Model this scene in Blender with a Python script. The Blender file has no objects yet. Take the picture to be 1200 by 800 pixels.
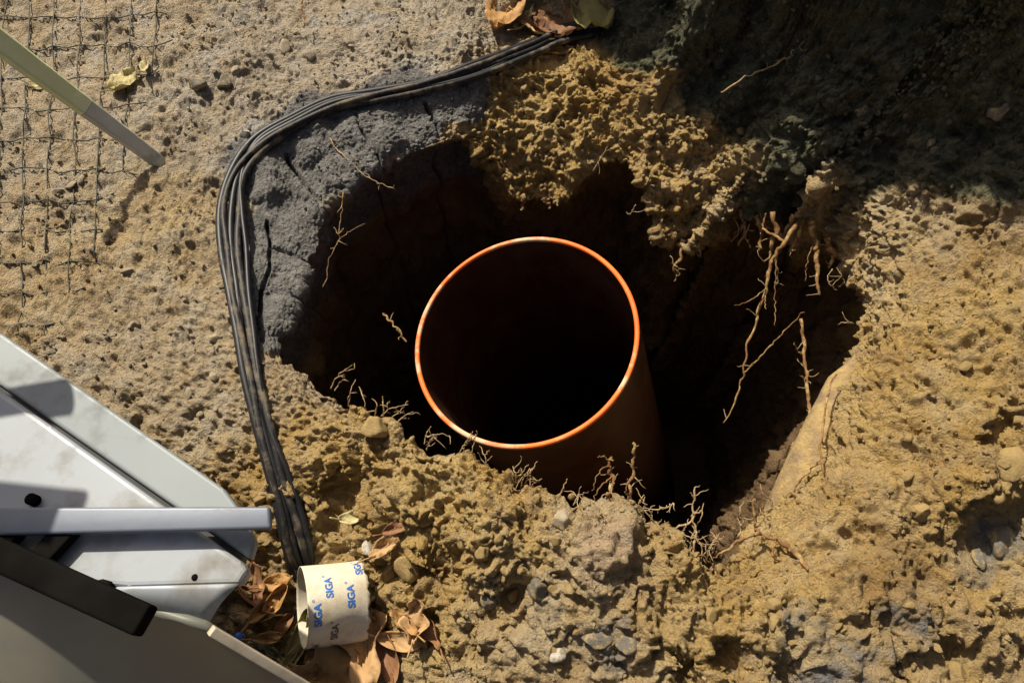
import bpy, bmesh, math, random
import numpy as np
from mathutils import Vector, Matrix

random.seed(7)
rng = np.random.default_rng(11)
SC = bpy.context.scene
COL = SC.collection

# ------------------------------------------------------------------ camera, sky, sun, exposure
CAM_H = 1.38
PITCH = math.radians(26.0)
FPX = 867.0                     # focal length in pixels of the 1200 px wide photograph
cam_data = bpy.data.cameras.new('camera')
cam_data.sensor_width = 36.0
cam_data.lens = FPX / 1200.0 * 36.0
cam_data.clip_start = 0.02
cam_data.clip_end = 500.0
cam = bpy.data.objects.new('camera', cam_data)
COL.objects.link(cam)
cam.location = (0, 0, CAM_H)
cam.rotation_euler = (PITCH, 0, 0)
SC.camera = cam

SUN_EL = math.radians(47.0)
TO_SUN = Vector((-0.55, 0.83, 0)).normalized()
world = bpy.data.worlds.new('World')
SC.world = world
world.use_nodes = True
wn = world.node_tree.nodes
sky = wn.new('ShaderNodeTexSky')
sky.sky_type = 'NISHITA'
sky.sun_disc = False
sky.air_density = 0.6
sky.dust_density = 6.0
sky.ozone_density = 0.3
sky.sun_elevation = SUN_EL
sky.sun_rotation = math.atan2(TO_SUN.x, TO_SUN.y) % (2 * math.pi)
wn['Background'].inputs['Strength'].default_value = 0.06
world.node_tree.links.new(sky.outputs['Color'], wn['Background'].inputs['Color'])

sun_data = bpy.data.lights.new('sun', 'SUN')
sun_data.energy = 5.0
sun_data.angle = math.radians(1.0)
sun_data.color = (1.0, 0.92, 0.77)
sun = bpy.data.objects.new('sun', sun_data)
COL.objects.link(sun)
ld = Vector((-TO_SUN.x * math.cos(SUN_EL), -TO_SUN.y * math.cos(SUN_EL), -math.sin(SUN_EL)))
sun.rotation_euler = ld.to_track_quat('-Z', 'Y').to_euler()
sun.location = (-2, 3, 4)

SC.view_settings.view_transform = 'Standard'
SC.view_settings.look = 'None'
SC.view_settings.exposure = 0.32
SC.view_settings.gamma = 1.0
SC.view_settings.use_curve_mapping = False


# ------------------------------------------------------------------ helpers
_c, _s = math.cos(PITCH), math.sin(PITCH)


def P(px, py, z=0.0):
    """point at height z seen at a pixel of the photograph"""
    x, y = (px - 600.0) / FPX, (400.0 - py) / FPX
    dy, dz = y * _c + _s, y * _s - _c
    t = (CAM_H - z) / (-dz)
    return Vector((x * t, dy * t, z))


def smooth(a, b, x):
    t = np.clip((x - a) / (b - a), 0, 1)
    return t * t * (3 - 2 * t)


def _hash(ix, iy, iz, seed):
    h = (ix.astype(np.uint32) * np.uint32(374761393) + iy.astype(np.uint32) * np.uint32(668265263)
         + iz.astype(np.uint32) * np.uint32(2147483647) + np.uint32(seed * 974634777 % 4294967295))
    h = (h ^ (h >> np.uint32(13))) * np.uint32(1274126177)
    h = (h ^ (h >> np.uint32(16))) * np.uint32(2246822519)
    return h ^ (h >> np.uint32(15))


def perlin(p, scale, seed=0):
    q = (p / scale).astype(np.float32)
    i = np.floor(q).astype(np.int64)
    f = q - i
    i = i.astype(np.uint32)
    u = f * f * f * (f * (f * 6 - 15) + 10)
    out = np.zeros(len(q), np.float32)
    for dx in (0, 1):
        wx = u[:, 0] if dx else 1 - u[:, 0]
        for dy in (0, 1):
            wy = u[:, 1] if dy else 1 - u[:, 1]
            for dz in (0, 1):
                wz = u[:, 2] if dz else 1 - u[:, 2]
                h = _hash(i[:, 0] + np.uint32(dx), i[:, 1] + np.uint32(dy), i[:, 2] + np.uint32(dz), seed)
                gx = (h & np.uint32(255)).astype(np.float32) / 127.5 - 1
                gy = ((h >> np.uint32(8)) & np.uint32(255)).astype(np.float32) / 127.5 - 1
                gz = ((h >> np.uint32(16)) & np.uint32(255)).astype(np.float32) / 127.5 - 1
                out += wx * wy * wz * (gx * (f[:, 0] - dx) + gy * (f[:, 1] - dy) + gz * (f[:, 2] - dz))
    return out * 1.3


def worley(p, scale, seed=0):
    """F1 distance in cells, 0 at a clod's centre, about 0.9 in the gaps"""
    q = (p / scale).astype(np.float32)
    i0 = np.floor(q - 0.5).astype(np.int64)
    best = np.full(len(q), 9.0, np.float32)
    for dx in (0, 1):
        for dy in (0, 1):
            for dz in (0, 1):
                ii = i0 + np.array([dx, dy, dz])
                h = _hash(ii[:, 0].astype(np.uint32), ii[:, 1].astype(np.uint32), ii[:, 2].astype(np.uint32), seed)
                d = np.zeros(len(q), np.float32)
                for k in range(3):
                    c = ii[:, k] + 0.5 + ((((h >> np.uint32(8 * k)) & np.uint32(255)).astype(np.float32) / 255.0) - 0.5) * 0.7
                    d += (q[:, k] - c) ** 2
                best = np.minimum(best, d)
    return np.sqrt(best)


def link(o, parent=None, label=None, cat=None, group=None, kind=None):
    COL.objects.link(o)
    if parent is not None:
        o.parent = parent
        root_o = parent
        while root_o.parent is not None:
            root_o = root_o.parent
        o.matrix_parent_inverse = Matrix.Translation(-Vector(root_o.location))
    if label:
        o['label'] = label
    if cat:
        o['category'] = cat
    if group:
        o['group'] = group
    if kind:
        o['kind'] = kind
    return o


def empty(name, loc, label, cat, group=None):
    o = bpy.data.objects.new(name, None)
    o.empty_display_size = 0.05
    o.location = loc
    return link(o, None, label, cat, group)


def mesh_obj(name, verts, faces, mat, parent=None, label=None, cat=None, group=None, kind=None, flat=False):
    me = bpy.data.meshes.new(name)
    me.from_pydata([tuple(v) for v in verts], [], faces)
    me.validate()
    me.update()
    if not flat:
        me.polygons.foreach_set('use_smooth', [True] * len(me.polygons))
    me.materials.append(mat)
    o = bpy.data.objects.new(name, me)
    return link(o, parent, label, cat, group, kind)


def spline(pts, n):
    """Catmull-Rom through pts"""
    pts = [np.array(p, float) for p in pts]
    pts = [2 * pts[0] - pts[1]] + pts + [2 * pts[-1] - pts[-2]]
    out = []
    segs = len(pts) - 3
    for k in range(n):
        u = k / (n - 1) * segs
        j = min(int(u), segs - 1)
        t = u - j
        a, b, c, d = pts[j:j + 4]
        out.append(0.5 * (2 * b + (c - a) * t + (2 * a - 5 * b + 4 * c - d) * t * t + (3 * b - a - 3 * c + d) * t ** 3))
    return np.array(out)


def tube_data(path, radii, seg=8, squash=1.0):
    path = np.array(path)
    n = len(path)
    tan = np.gradient(path, axis=0)
    tan /= np.linalg.norm(tan, axis=1)[:, None] + 1e-9
    ref = np.array([0.0, 0, 1.0])
    if abs(tan[0] @ ref) > 0.9:
        ref = np.array([1.0, 0, 0])
    verts, faces = [], []
    s = np.cross(tan[0], ref)
    for k in range(n):
        s = s - tan[k] * (s @ tan[k])
        s /= np.linalg.norm(s) + 1e-9
        b = np.cross(s, tan[k])
        for a in range(seg):
            an = 2 * math.pi * a / seg
            verts.append(path[k] + radii[k] * (s * math.cos(an) + b * squash * math.sin(an)))
    for k in range(n - 1):
        for a in range(seg):
            faces.append((k * seg + a, k * seg + (a + 1) % seg, (k + 1) * seg + (a + 1) % seg, (k + 1) * seg + a))
    faces.append(tuple(range(seg))[::-1])
    faces.append(tuple((n - 1) * seg + a for a in range(seg)))
    return verts, faces


# ------------------------------------------------------------------ materials
def new_mat(name):
    m = bpy.data.materials.new(name)
    m.use_nodes = True
    nt = m.node_tree
    return m, nt, nt.nodes['Principled BSDF']


def ramp(nt, fac, stops):
    r = nt.nodes.new('ShaderNodeValToRGB')
    els = r.color_ramp.elements
    while len(els) < len(stops):
        els.new(0.5)
    for e, (p, c) in zip(els, stops):
        e.position = p
        e.color = (*c, 1) if len(c) == 3 else c
    nt.links.new(fac, r.inputs[0])
    return r.outputs[0]


def noise(nt, vec, scale, detail=6, rough=0.6):
    n = nt.nodes.new('ShaderNodeTexNoise')
    n.inputs['Scale'].default_value = scale
    n.inputs['Detail'].default_value = detail
    n.inputs['Roughness'].default_value = rough
    nt.links.new(vec, n.inputs['Vector'])
    return n.outputs['Fac']


def mixc(nt, fac, a, b, mode='MIX'):
    m = nt.nodes.new('ShaderNodeMix')
    m.data_type = 'RGBA'
    m.blend_type = mode
    for sock, v in ((m.inputs[0], fac), (m.inputs[6], a), (m.inputs[7], b)):
        if isinstance(v, (int, float)):
            sock.default_value = v
        elif isinstance(v, tuple):
            sock.default_value = (*v, 1)
        else:
            nt.links.new(v, sock)
    return m.outputs[2]


def worn(name, c1, c2, scale=20, rough=0.6, bump=0.2, bscale=60, metal=0.0, dirt=None, dirt_scale=12, dirt_lo=0.5, dirt_hi=0.62,
         spec=0.5, bdist=0.002, trans=0.0):
    """two-tone surface with patches of dirt and a fine relief"""
    m, nt, b = new_mat(name)
    tc = nt.nodes.new('ShaderNodeTexCoord')
    vec = tc.outputs['Object']
    col = ramp(nt, noise(nt, vec, scale), [(0.3, c1), (0.7, c2)])
    if dirt:
        d = ramp(nt, noise(nt, vec, dirt_scale, 8, 0.65), [(dirt_lo, (0, 0, 0)), (dirt_hi, (1, 1, 1))])
        col = mixc(nt, d, col, dirt)
        rr = ramp(nt, d, [(0, (rough,) * 3), (1, (0.9,) * 3)])
        nt.links.new(rr, b.inputs['Roughness'])
    else:
        b.inputs['Roughness'].default_value = rough
    nt.links.new(col, b.inputs['Base Color'])
    b.inputs['Metallic'].default_value = metal
    b.inputs['Specular IOR Level'].default_value = spec
    if bump:
        bp = nt.nodes.new('ShaderNodeBump')
        bp.inputs['Strength'].default_value = bump
        bp.inputs['Distance'].default_value = bdist
        nt.links.new(noise(nt, vec, bscale, 8, 0.7), bp.inputs['Height'])
        nt.links.new(bp.outputs[0], b.inputs['Normal'])
    if trans:
        t = nt.nodes.new('ShaderNodeBsdfTranslucent')
        nt.links.new(col, t.inputs[0])
        mx = nt.nodes.new('ShaderNodeMixShader')
        mx.inputs[0].default_value = trans
        nt.links.new(b.outputs[0], mx.inputs[1])
        nt.links.new(t.outputs[0], mx.inputs[2])
        nt.links.new(mx.outputs[0], nt.nodes['Material Output'].inputs[0])
    return m


def soil_material(name='soil', bump=0.013):
    m, nt, b = new_mat(name)
    tc = nt.nodes.new('ShaderNodeTexCoord')
    vec = tc.outputs['Object']
    at = nt.nodes.new('ShaderNodeAttribute')
    at.attribute_name = 'soil_kind'
    sep = nt.nodes.new('ShaderNodeSeparateColor')
    nt.links.new(at.outputs['Color'], sep.inputs[0])
    n1 = noise(nt, vec, 7, 8, 0.6)
    n2 = noise(nt, vec, 60, 8, 0.7)
    n3 = noise(nt, vec, 240, 4, 0.7)
    beige = ramp(nt, n1, [(0.32, (0.37, 0.31, 0.235)), (0.50, (0.49, 0.42, 0.325)), (0.66, (0.45, 0.42, 0.375))])
    ochre = ramp(nt, n1, [(0.3, (0.36, 0.222, 0.075)), (0.46, (0.53, 0.355, 0.13)), (0.66, (0.60, 0.435, 0.185))])
    grey = ramp(nt, n2, [(0.3, (0.18, 0.172, 0.16)), (0.6, (0.27, 0.26, 0.243)), (0.8, (0.40, 0.385, 0.36))])
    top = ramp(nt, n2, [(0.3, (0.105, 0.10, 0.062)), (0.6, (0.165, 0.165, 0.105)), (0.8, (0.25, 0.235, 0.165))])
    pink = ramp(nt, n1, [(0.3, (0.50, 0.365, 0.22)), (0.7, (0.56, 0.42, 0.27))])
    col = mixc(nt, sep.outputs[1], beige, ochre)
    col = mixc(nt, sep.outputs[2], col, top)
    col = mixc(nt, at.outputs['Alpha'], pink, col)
    col = mixc(nt, sep.outputs[0], col, grey)
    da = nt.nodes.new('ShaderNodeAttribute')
    da.attribute_name = 'pit_shade'
    pit_shade = ramp(nt, n1, [(0.3, (0.17, 0.105, 0.055)), (0.7, (0.26, 0.17, 0.09))])  # darker soil colour standing in for the pit's shade
    col = mixc(nt, da.outputs['Fac'], col, pit_shade)
    var = ramp(nt, n2, [(0.25, (0.62, 0.60, 0.58)), (0.5, (1, 1, 1)), (0.75, (1.22, 1.2, 1.16))])
    col = mixc(nt, 1.0, col, var, 'MULTIPLY')
    speck = ramp(nt, n3, [(0.28, (0.55, 0.53, 0.5)), (0.42, (1, 1, 1)), (0.7, (1, 1, 1)), (0.76, (1.5, 1.5, 1.5))])
    col = mixc(nt, 1.0, col, speck, 'MULTIPLY')
    nt.links.new(col, b.inputs['Base Color'])
    b.inputs['Roughness'].default_value = 0.95
    b.inputs['Specular IOR Level'].default_value = 0.12
    bp = nt.nodes.new('ShaderNodeBump')
    bp.inputs['Strength'].default_value = 1.0
    bp.inputs['Distance'].default_value = bump
    vo = nt.nodes.new('ShaderNodeTexVoronoi')
    vo.inputs['Scale'].default_value = 210
    nt.links.new(vec, vo.inputs['Vector'])
    hs = nt.nodes.new('ShaderNodeMath')
    hs.operation = 'MULTIPLY_ADD'
    hs.inputs[1].default_value = -0.35
    nt.links.new(vo.outputs['Distance'], hs.inputs[0])
    nt.links.new(noise(nt, vec, 150, 8, 0.8), hs.inputs[2])
    nt.links.new(hs.outputs[0], bp.inputs['Height'])
    nt.links.new(bp.outputs[0], b.inputs['Normal'])
    return m


M = {}
M['soil'] = soil_material()
M['crumb'] = soil_material('soil_crumb', 0.012)
M['pipe'] = worn('shade_dark_orange_plastic', (0.048, 0.018, 0.009), (0.085, 0.029, 0.012), 9, 0.5, 0.3, 90, dirt=(0.10, 0.06, 0.03),  # orange wall darkened: shade inside and around it put into the colour
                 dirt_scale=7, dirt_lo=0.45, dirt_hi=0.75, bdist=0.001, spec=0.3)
M['rim'] = worn('cut_orange_plastic', (1.0, 0.16, 0.025), (1.0, 0.23, 0.045), 14, 0.5, 0.4, 160, spec=0.25, dirt=(0.72, 0.48, 0.30),
                dirt_scale=7, dirt_lo=0.52, dirt_hi=0.60, bdist=0.001)
M['cable'] = worn('black_cable', (0.010, 0.010, 0.012), (0.02, 0.02, 0.023), 40, 0.45, 0.3, 120, spec=0.35, dirt=(0.12, 0.10, 0.075),
                  dirt_scale=26, dirt_lo=0.58, dirt_hi=0.74, bdist=0.001)
M['cable_muddy'] = worn('muddy_cable', (0.014, 0.014, 0.015), (0.03, 0.028, 0.027), 40, 0.5, 0.5, 120, spec=0.3, dirt=(0.19, 0.155, 0.105),
                        dirt_scale=24, dirt_lo=0.48, dirt_hi=0.66, bdist=0.0015)
M['net'] = worn('green_black_plastic', (0.02, 0.024, 0.014), (0.04, 0.042, 0.022), 50, 0.6, 0)
M['root'] = worn('root_bark', (0.16, 0.082, 0.034), (0.31, 0.17, 0.075), 45, 0.9, 0.9, 220, dirt=(0.42, 0.30, 0.13), dirt_scale=50, dirt_lo=0.5, dirt_hi=0.62, spec=0.1, bdist=0.003)
M['rootlet'] = worn('pale_root', (0.27, 0.175, 0.08), (0.43, 0.31, 0.165), 45, 0.85, 0.4, 160)
M['stake_wood'] = worn('weathered_wood', (0.50, 0.49, 0.40), (0.70, 0.69, 0.58), 8, 0.8, 0.5, 70, dirt=(0.20, 0.19, 0.17),
                       dirt_scale=9, dirt_lo=0.52, dirt_hi=0.7)
M['stake_paint'] = worn('yellow_green_paint', (0.72, 0.76, 0.36), (0.80, 0.82, 0.46), 10, 0.6, 0.25, 60)
M['white'] = worn('white_paint', (0.29, 0.32, 0.35), (0.36, 0.39, 0.42), 3, 0.42, 0.06, 40, dirt=(0.17, 0.145, 0.105),
                  dirt_scale=9, dirt_lo=0.46, dirt_hi=0.74)
M['flange'] = worn('shaded_flange_paint', (0.20, 0.23, 0.24), (0.25, 0.28, 0.29), 3, 0.5, 0.06, 40, dirt=(0.13, 0.12, 0.095),  # darker copy of the white, with the flange's tilt shading in its colour
                   dirt_scale=10, dirt_lo=0.48, dirt_hi=0.76)
M['side'] = worn('shaded_side_paint', (0.15, 0.155, 0.125), (0.20, 0.20, 0.165), 3, 0.5, 0.08, 30, dirt=(0.26, 0.22, 0.16),  # white housing's side away from the sun, its shade put into the colour
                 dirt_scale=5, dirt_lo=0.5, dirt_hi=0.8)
M['rail'] = worn('blue_grey_metal', (0.10, 0.118, 0.155), (0.15, 0.17, 0.21), 6, 0.45, 0.08, 60, metal=0.2,
                 dirt=(0.25, 0.22, 0.19), dirt_scale=8, dirt_lo=0.6, dirt_hi=0.8)
M['black'] = worn('black_painted_steel', (0.006, 0.0055, 0.005), (0.012, 0.011, 0.01), 10, 0.9, 0.2, 60, spec=0.0)
M['lip'] = worn('brown_edge_trim', (0.085, 0.065, 0.05), (0.13, 0.10, 0.08), 20, 0.7, 0.3)
M['seal'] = worn('dark_rubber_seal', (0.02, 0.02, 0.02), (0.035, 0.034, 0.03), 30, 0.7, 0.2)
M['strip'] = worn('pale_wood', (0.42, 0.36, 0.27), (0.55, 0.48, 0.37), 12, 0.75, 0.4, 60, dirt=(0.28, 0.24, 0.17), dirt_scale=14)
M['paper'] = worn('cream_paper', (0.56, 0.51, 0.39), (0.66, 0.61, 0.49), 5, 0.75, 0.5, 35, dirt=(0.34, 0.26, 0.15),
                  dirt_scale=10, dirt_lo=0.47, dirt_hi=0.72)
M['ink'] = worn('blue_ink', (0.02, 0.10, 0.38), (0.03, 0.14, 0.45), 10, 0.6, 0)
M['ink_dark'] = worn('dark_ink', (0.045, 0.05, 0.07), (0.07, 0.08, 0.10), 10, 0.6, 0)
M['blue'] = worn('blue_plastic', (0.03, 0.10, 0.42), (0.05, 0.16, 0.5), 10, 0.35, 0)
for nm, a, b2 in (('tan', (0.46, 0.27, 0.11), (0.60, 0.38, 0.18)), ('orange', (0.40, 0.21, 0.065), (0.54, 0.31, 0.11)),
                  ('olive', (0.24, 0.22, 0.07), (0.38, 0.33, 0.12)), ('brown', (0.22, 0.10, 0.045), (0.34, 0.17, 0.075)),
                  ('yellow', (0.50, 0.42, 0.18), (0.62, 0.54, 0.28))):
    M['leaf_' + nm] = worn('dry_leaf_' + nm, a, b2, 22, 0.75, 0.5, 45, dirt=tuple(x * 0.55 for x in a), dirt_scale=28,
                           dirt_lo=0.56, dirt_hi=0.72, trans=0.18)
for nm, a, b2 in (('beige', (0.36, 0.30, 0.22), (0.46, 0.40, 0.31)), ('grey', (0.145, 0.13, 0.105), (0.225, 0.205, 0.17)),
                  ('ochre', (0.30, 0.205, 0.085), (0.42, 0.30, 0.13)), ('pale', (0.50, 0.48, 0.42), (0.64, 0.61, 0.54))):
    M['stone_' + nm] = worn('stone_' + nm, a, b2, 30, 0.9, 1.0, 9, dirt=(0.40, 0.29, 0.13), dirt_scale=2.2, dirt_lo=0.48, dirt_hi=0.6, bdist=0.004, spec=0.15)

# ------------------------------------------------------------------ ground: one sheet from the pit's floor over its lip to far away
CEN = P(650, 390, 0)
INNER = [(330, 418, -.03), (338, 385, -.05), (352, 335, -.055), (376, 288, -.06), (382, 245, -.055), (430, 205, -.045),
         (478, 182, -.05), (510, 172, -.05), (545, 160, -.06), (583, 215, -.17), (600, 236, -.19), (630, 240, -.20), (664, 240, -.19),
         (684, 215, -.15), (705, 190, -.10), (728, 188, -.08), (746, 205, -.09), (756, 245, -.14), (775, 288, -.20),
         (800, 298, -.20), (822, 270, -.18), (850, 248, -.14), (882, 256, -.14), (908, 285, -.15), (925, 262, -.12),
         (945, 245, -.09), (962, 268, -.09), (984, 318, -.09), (1010, 350, -.05), (1005, 380, -.05), (985, 425, -.09),
         (950, 490, -.15), (925, 550, -.18), (906, 592, -.17), (882, 622, -.10), (852, 648, .0), (822, 656, .02),
         (795, 628, .03), (760, 610, .04), (735, 598, .05), (690, 590, .06), (620, 572, .07), (570, 548, .07),
         (535, 528, .05), (500, 522, .04), (470, 505, .03), (430, 482, .02), (400, 468, .0), (352, 434, -.01)]
OUTER = [(320, 425, 0), (296, 400, 0), (290, 340, 0), (284, 280, 0), (292, 230, 0), (316, 184, 0), (352, 152, 0),
         (400, 132, 0), (470, 118, 0), (540, 98, 0), (580, 86, 0), (630, 74, .02), (690, 80, .01), (760, 94, .02),
         (830, 118, .03), (886, 172, .04), (930, 215, .04), (975, 232, .05), (1012, 278, .06), (1040, 345, .07),
         (1040, 410, .07), (1020, 470, .05), (990, 540, .03), (960, 610, .01), (920, 652, .02), (862, 678, .03),
         (815, 682, .05), (780, 655, .07), (735, 628, .08), (680, 615, .09), (610, 597, .09), (560, 572, .08),
         (520, 549, .06), (480, 534, .05), (430, 508, .03), (400, 492, .02), (345, 452, 0)]
HEIGHTS = [(0, 0, .02), (100, 300, .0), (120, 150, .01), (250, 120, .02), (450, 50, .03), (560, 30, .03), (0, 400, 0), (180, 420, 0),
           (240, 300, 0.0), (200, 520, -.02), (300, 600, -.03), (0, 800, -.05), (370, 540, -.01), (345, 640, -.08), (300, 720, -.10),
           (390, 720, -.10), (440, 780, -.09), (440, 640, -.03), (455, 560, .03), (510, 660, .0), (560, 640, .08),
           (700, 660, .10), (650, 780, .03), (800, 740, .07), (540, 780, -.02), (900, 720, .06), (930, 650, .03),
           (1000, 560, .07), (1060, 400, .10), (1150, 350, .17), (1140, 550, .16), (1200, 450, .2), (1000, 700, .09),
           (1150, 690, .08), (1170, 790, .04), (1000, 800, .05), (1080, 290, .11), (720, 50, .03), (780, 40, .04), (830, 90, .05),
           (860, 60, .09), (900, 100, .10), (950, 120, .16), (960, 195, .07), (1060, 150, .21), (1200, 260, .22), (1100, 230, .16),
           (900, 10, .25), (1000, 0, .36), (1100, 0, .40), (1200, 0, .43)]
WORLD_H = [(.33, 1.62, .12), (.42, 1.47, .34), (.38, 1.53, .20), (.5, 1.42, .74), (.62, 1.35, 1.18), (.9, 1.17, 1.12), (1.3, 1.0, 1.0), (2.0, .8, 1.0),  # high points: unseen crest, shaped to cast shade over the far right
           (.45, 1.9, .85), (1.0, 1.7, .95), (2.0, 1.6, 1.0), (1.0, 2.3, .9), (.18, 1.92, .92), (.02, 1.98, .92), (-.07, 2.03, .72),
           (.3, 1.83, .80), (.1, 2.3, .7), (-.25, 1.95, .05), (-.1, 1.8, .06), (.1, 1.72, .05), (.25, 1.66, .06),
           (-0.9, 2.2, .05), (-0.6, 1.95, .05), (-1.6, 2.0, .02), (-2.2, 0.8, .0), (-2.0, -.8, .0), (0, -1.2, .0), (0.6, -.5, .03),
           (1.6, -.8, .05), (1.7, 0.1, .2)]
hp = np.array([P(*h) for h in HEIGHTS + OUTER[::2]] + [Vector(w) for w in WORLD_H], float)

_d2 = ((hp[:, None, :2] - hp[None, :, :2]) ** 2).sum(-1)
_w = np.linalg.solve(np.sqrt(_d2 + 4e-4) - 0.012 * np.eye(len(hp)), hp[:, 2] - 0.05)


DENTS = [(508, 655, .03, .030, -.075), (520, 680, .02, .02, -.03), (395, 575, .0, .030, -.05), (385, 605, -.02, .03, -.03), (765, 632, .06, .03, -.04), (1040, 735, .07, .02, -.04),
         (1160, 625, .12, .035, -.05), (1190, 605, .13, .03, -.05), (1130, 470, .17, .03, -.025), (1180, 510, .18, .03, -.04), (800, 778, .05, .03, -.05), (860, 782, .05, .03, -.05), (930, 790, .05, .03, -.05),
         (1050, 792, .04, .03, -.04), (1120, 770, .05, .03, -.04), (600, 690, .08, .02, -.03), (640, 745, .05, .03, .02), (700, 650, .10, .05, .025), (585, 600, .08, .05, .02), (470, 600, .01, .04, .03),
         (1060, 150, .2, .06, -.07), (1050, 185, .18, .035, -.05), (1110, 110, .25, .06, .05), (1130, 240, .18, .05, .03), (730, 190, -.05, .03, -.03), (90, 260, 0, .05, -.012), (230, 110, 0, .05, .012)]
DW = [(P(a, b, c), r, h) for a, b, c, r, h in DENTS]


def ground_h(xy):
    xy = np.asarray(xy, float)
    z = np.zeros(len(xy))
    for (hx, hy, _), w in zip(hp, _w):
        z += w * np.sqrt((xy[:, 0] - hx) ** 2 + (xy[:, 1] - hy) ** 2 + 4e-4)
    z += 0.05
    for c, rad, h in DW:
        z += h * np.exp(-((xy[:, 0] - c.x) ** 2 + (xy[:, 1] - c.y) ** 2) / rad ** 2)
    r = np.hypot(xy[:, 0], xy[:, 1] - 0.8)
    f = smooth(2.2, 3.6, r)
    return np.clip(z, -0.25, 1.25) * (1 - f) + 0.02 * f


def polar(points):
    pts = np.array([P(*p) for p in points], float)
    d = pts[:, :2] - np.array(CEN)[:2]
    a = np.arctan2(d[:, 1], d[:, 0])
    r = np.hypot(d[:, 0], d[:, 1])
    o = np.argsort(a)
    a, r, z = a[o], r[o], pts[o, 2]
    return (np.concatenate([a[-3:] - 2 * np.pi, a, a[:3] + 2 * np.pi]), np.concatenate([r[-3:], r, r[:3]]),
            np.concatenate([z[-3:], z, z[:3]]))


ia, ir, iz = polar(INNER)
oa, orr, oz = polar(OUTER)
NT = 1500
tt = np.linspace(-np.pi, np.pi, 6001)
ri_f = np.interp(tt, ia, ir)
seg = np.hypot(np.diff(ri_f * np.cos(tt)), np.diff(ri_f * np.sin(tt))) + 0.35 * np.diff(tt)
acc = np.concatenate([[0], np.cumsum(seg)])
TH = np.interp(np.linspace(0, acc[-1], NT, endpoint=False), acc, tt)
R_in, Z_in = np.interp(TH, ia, ir), np.interp(TH, ia, iz)
R_out = np.interp(TH, oa, orr)
_ker = np.hanning(15)
_ker /= _ker.sum()


def circ(a):
    return np.convolve(np.concatenate([a[-7:], a, a[:7]]), _ker, 'valid')


R_in, Z_in = circ(R_in), circ(Z_in)
_jag = perlin(np.stack([np.cos(TH) * R_in, np.sin(TH) * R_in, TH * 0], 1), 0.035, 3) * 0.012
R_in = R_in + _jag
R_out = np.maximum(circ(R_out), R_in + 0.035)
CT, ST = np.cos(TH), np.sin(TH)
# undercut below the lip: strong where soil overhangs (top), small at the right
UC = np.interp(TH, [-np.pi, -2.2, -1.6, -0.9, -0.4, 0.1, 0.6, 1.2, 2.0, 2.6, np.pi], [.05, .08, .12, .05, .03, .10, .17, .17, .10, .06, .05])
FLOOR = -1.75
rows_r, rows_z, sect = [], [], []
for k in range(12):
    rows_r.append((R_in + 0.4 * UC) * (k / 12.0) * 0.97 + 0.002)
    rows_z.append(np.full(NT, FLOOR) + 0.05 * (k / 12.0))
    sect.append(0)
NB = 150
for k in range(NB):
    s = (1 - k / NB) ** 1.5            # 1 at the floor, 0 at the lip
    rows_r.append(R_in + UC * np.minimum(1, (s / 0.10)) ** 0.7 * (1 - 0.45 * s))
    rows_z.append(Z_in + (FLOOR + 0.05 - Z_in) * s - 0.004)
    sect.append(1)
oxy = np.stack([CEN.x + CT * R_out, CEN.y + ST * R_out], 1)
Z_out = ground_h(oxy)
NC = 95
for k in range(NC):
    s = k / NC
    e = s ** 0.9
    rows_r.append(R_in + (R_out - R_in) * s)
    rows_z.append(Z_in + (Z_out - Z_in) * e)
    sect.append(2)
t = 0.0
step = 0.0022
while t < 60:
    rr = R_out + t
    rows_r.append(rr)
    rows_z.append(ground_h(np.stack([CEN.x + CT * rr, CEN.y + ST * rr], 1)))
    sect.append(3)
    step = step * 1.0035 if t < 1.25 else step * 1.22
    t += step
RR, ZZ = np.array(rows_r), np.array(rows_z)
NR = len(RR)
SEC = np.repeat(np.array(sect)[:, None], NT, 1)
for it in range(5):                     # round the lip
    RR[1:-1] = (RR[:-2] + 2 * RR[1:-1] + RR[2:]) / 4
    ZZ[1:-1] = (ZZ[:-2] + 2 * ZZ[1:-1] + ZZ[2:]) / 4
G = np.stack([CEN.x + CT[None] * RR, CEN.y + ST[None] * RR, ZZ], -1)


def grid_normals(G):
    du = np.roll(G, -1, 1) - np.roll(G, 1, 1)
    dv = np.gradient(G, axis=0)
    n = np.cross(du, dv)
    n = -n
    n /= np.linalg.norm(n, axis=-1, keepdims=True) + 1e-12
    return n


# soil kinds and roughness at places of the site: x px, y px, radius m, value
def field(pts, xy, base, power=2.0):
    num = np.full(len(xy), base * 0.02)
    den = np.full(len(xy), 0.02)
    for px, py, z, rad, val in pts:
        c = P(px, py, z)
        d2 = ((xy[:, 0] - c.x) ** 2 + (xy[:, 1] - c.y) ** 2) / rad ** 2
        w = np.exp(-d2 * power)
        num += w * val
        den += w
    return num / den


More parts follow.
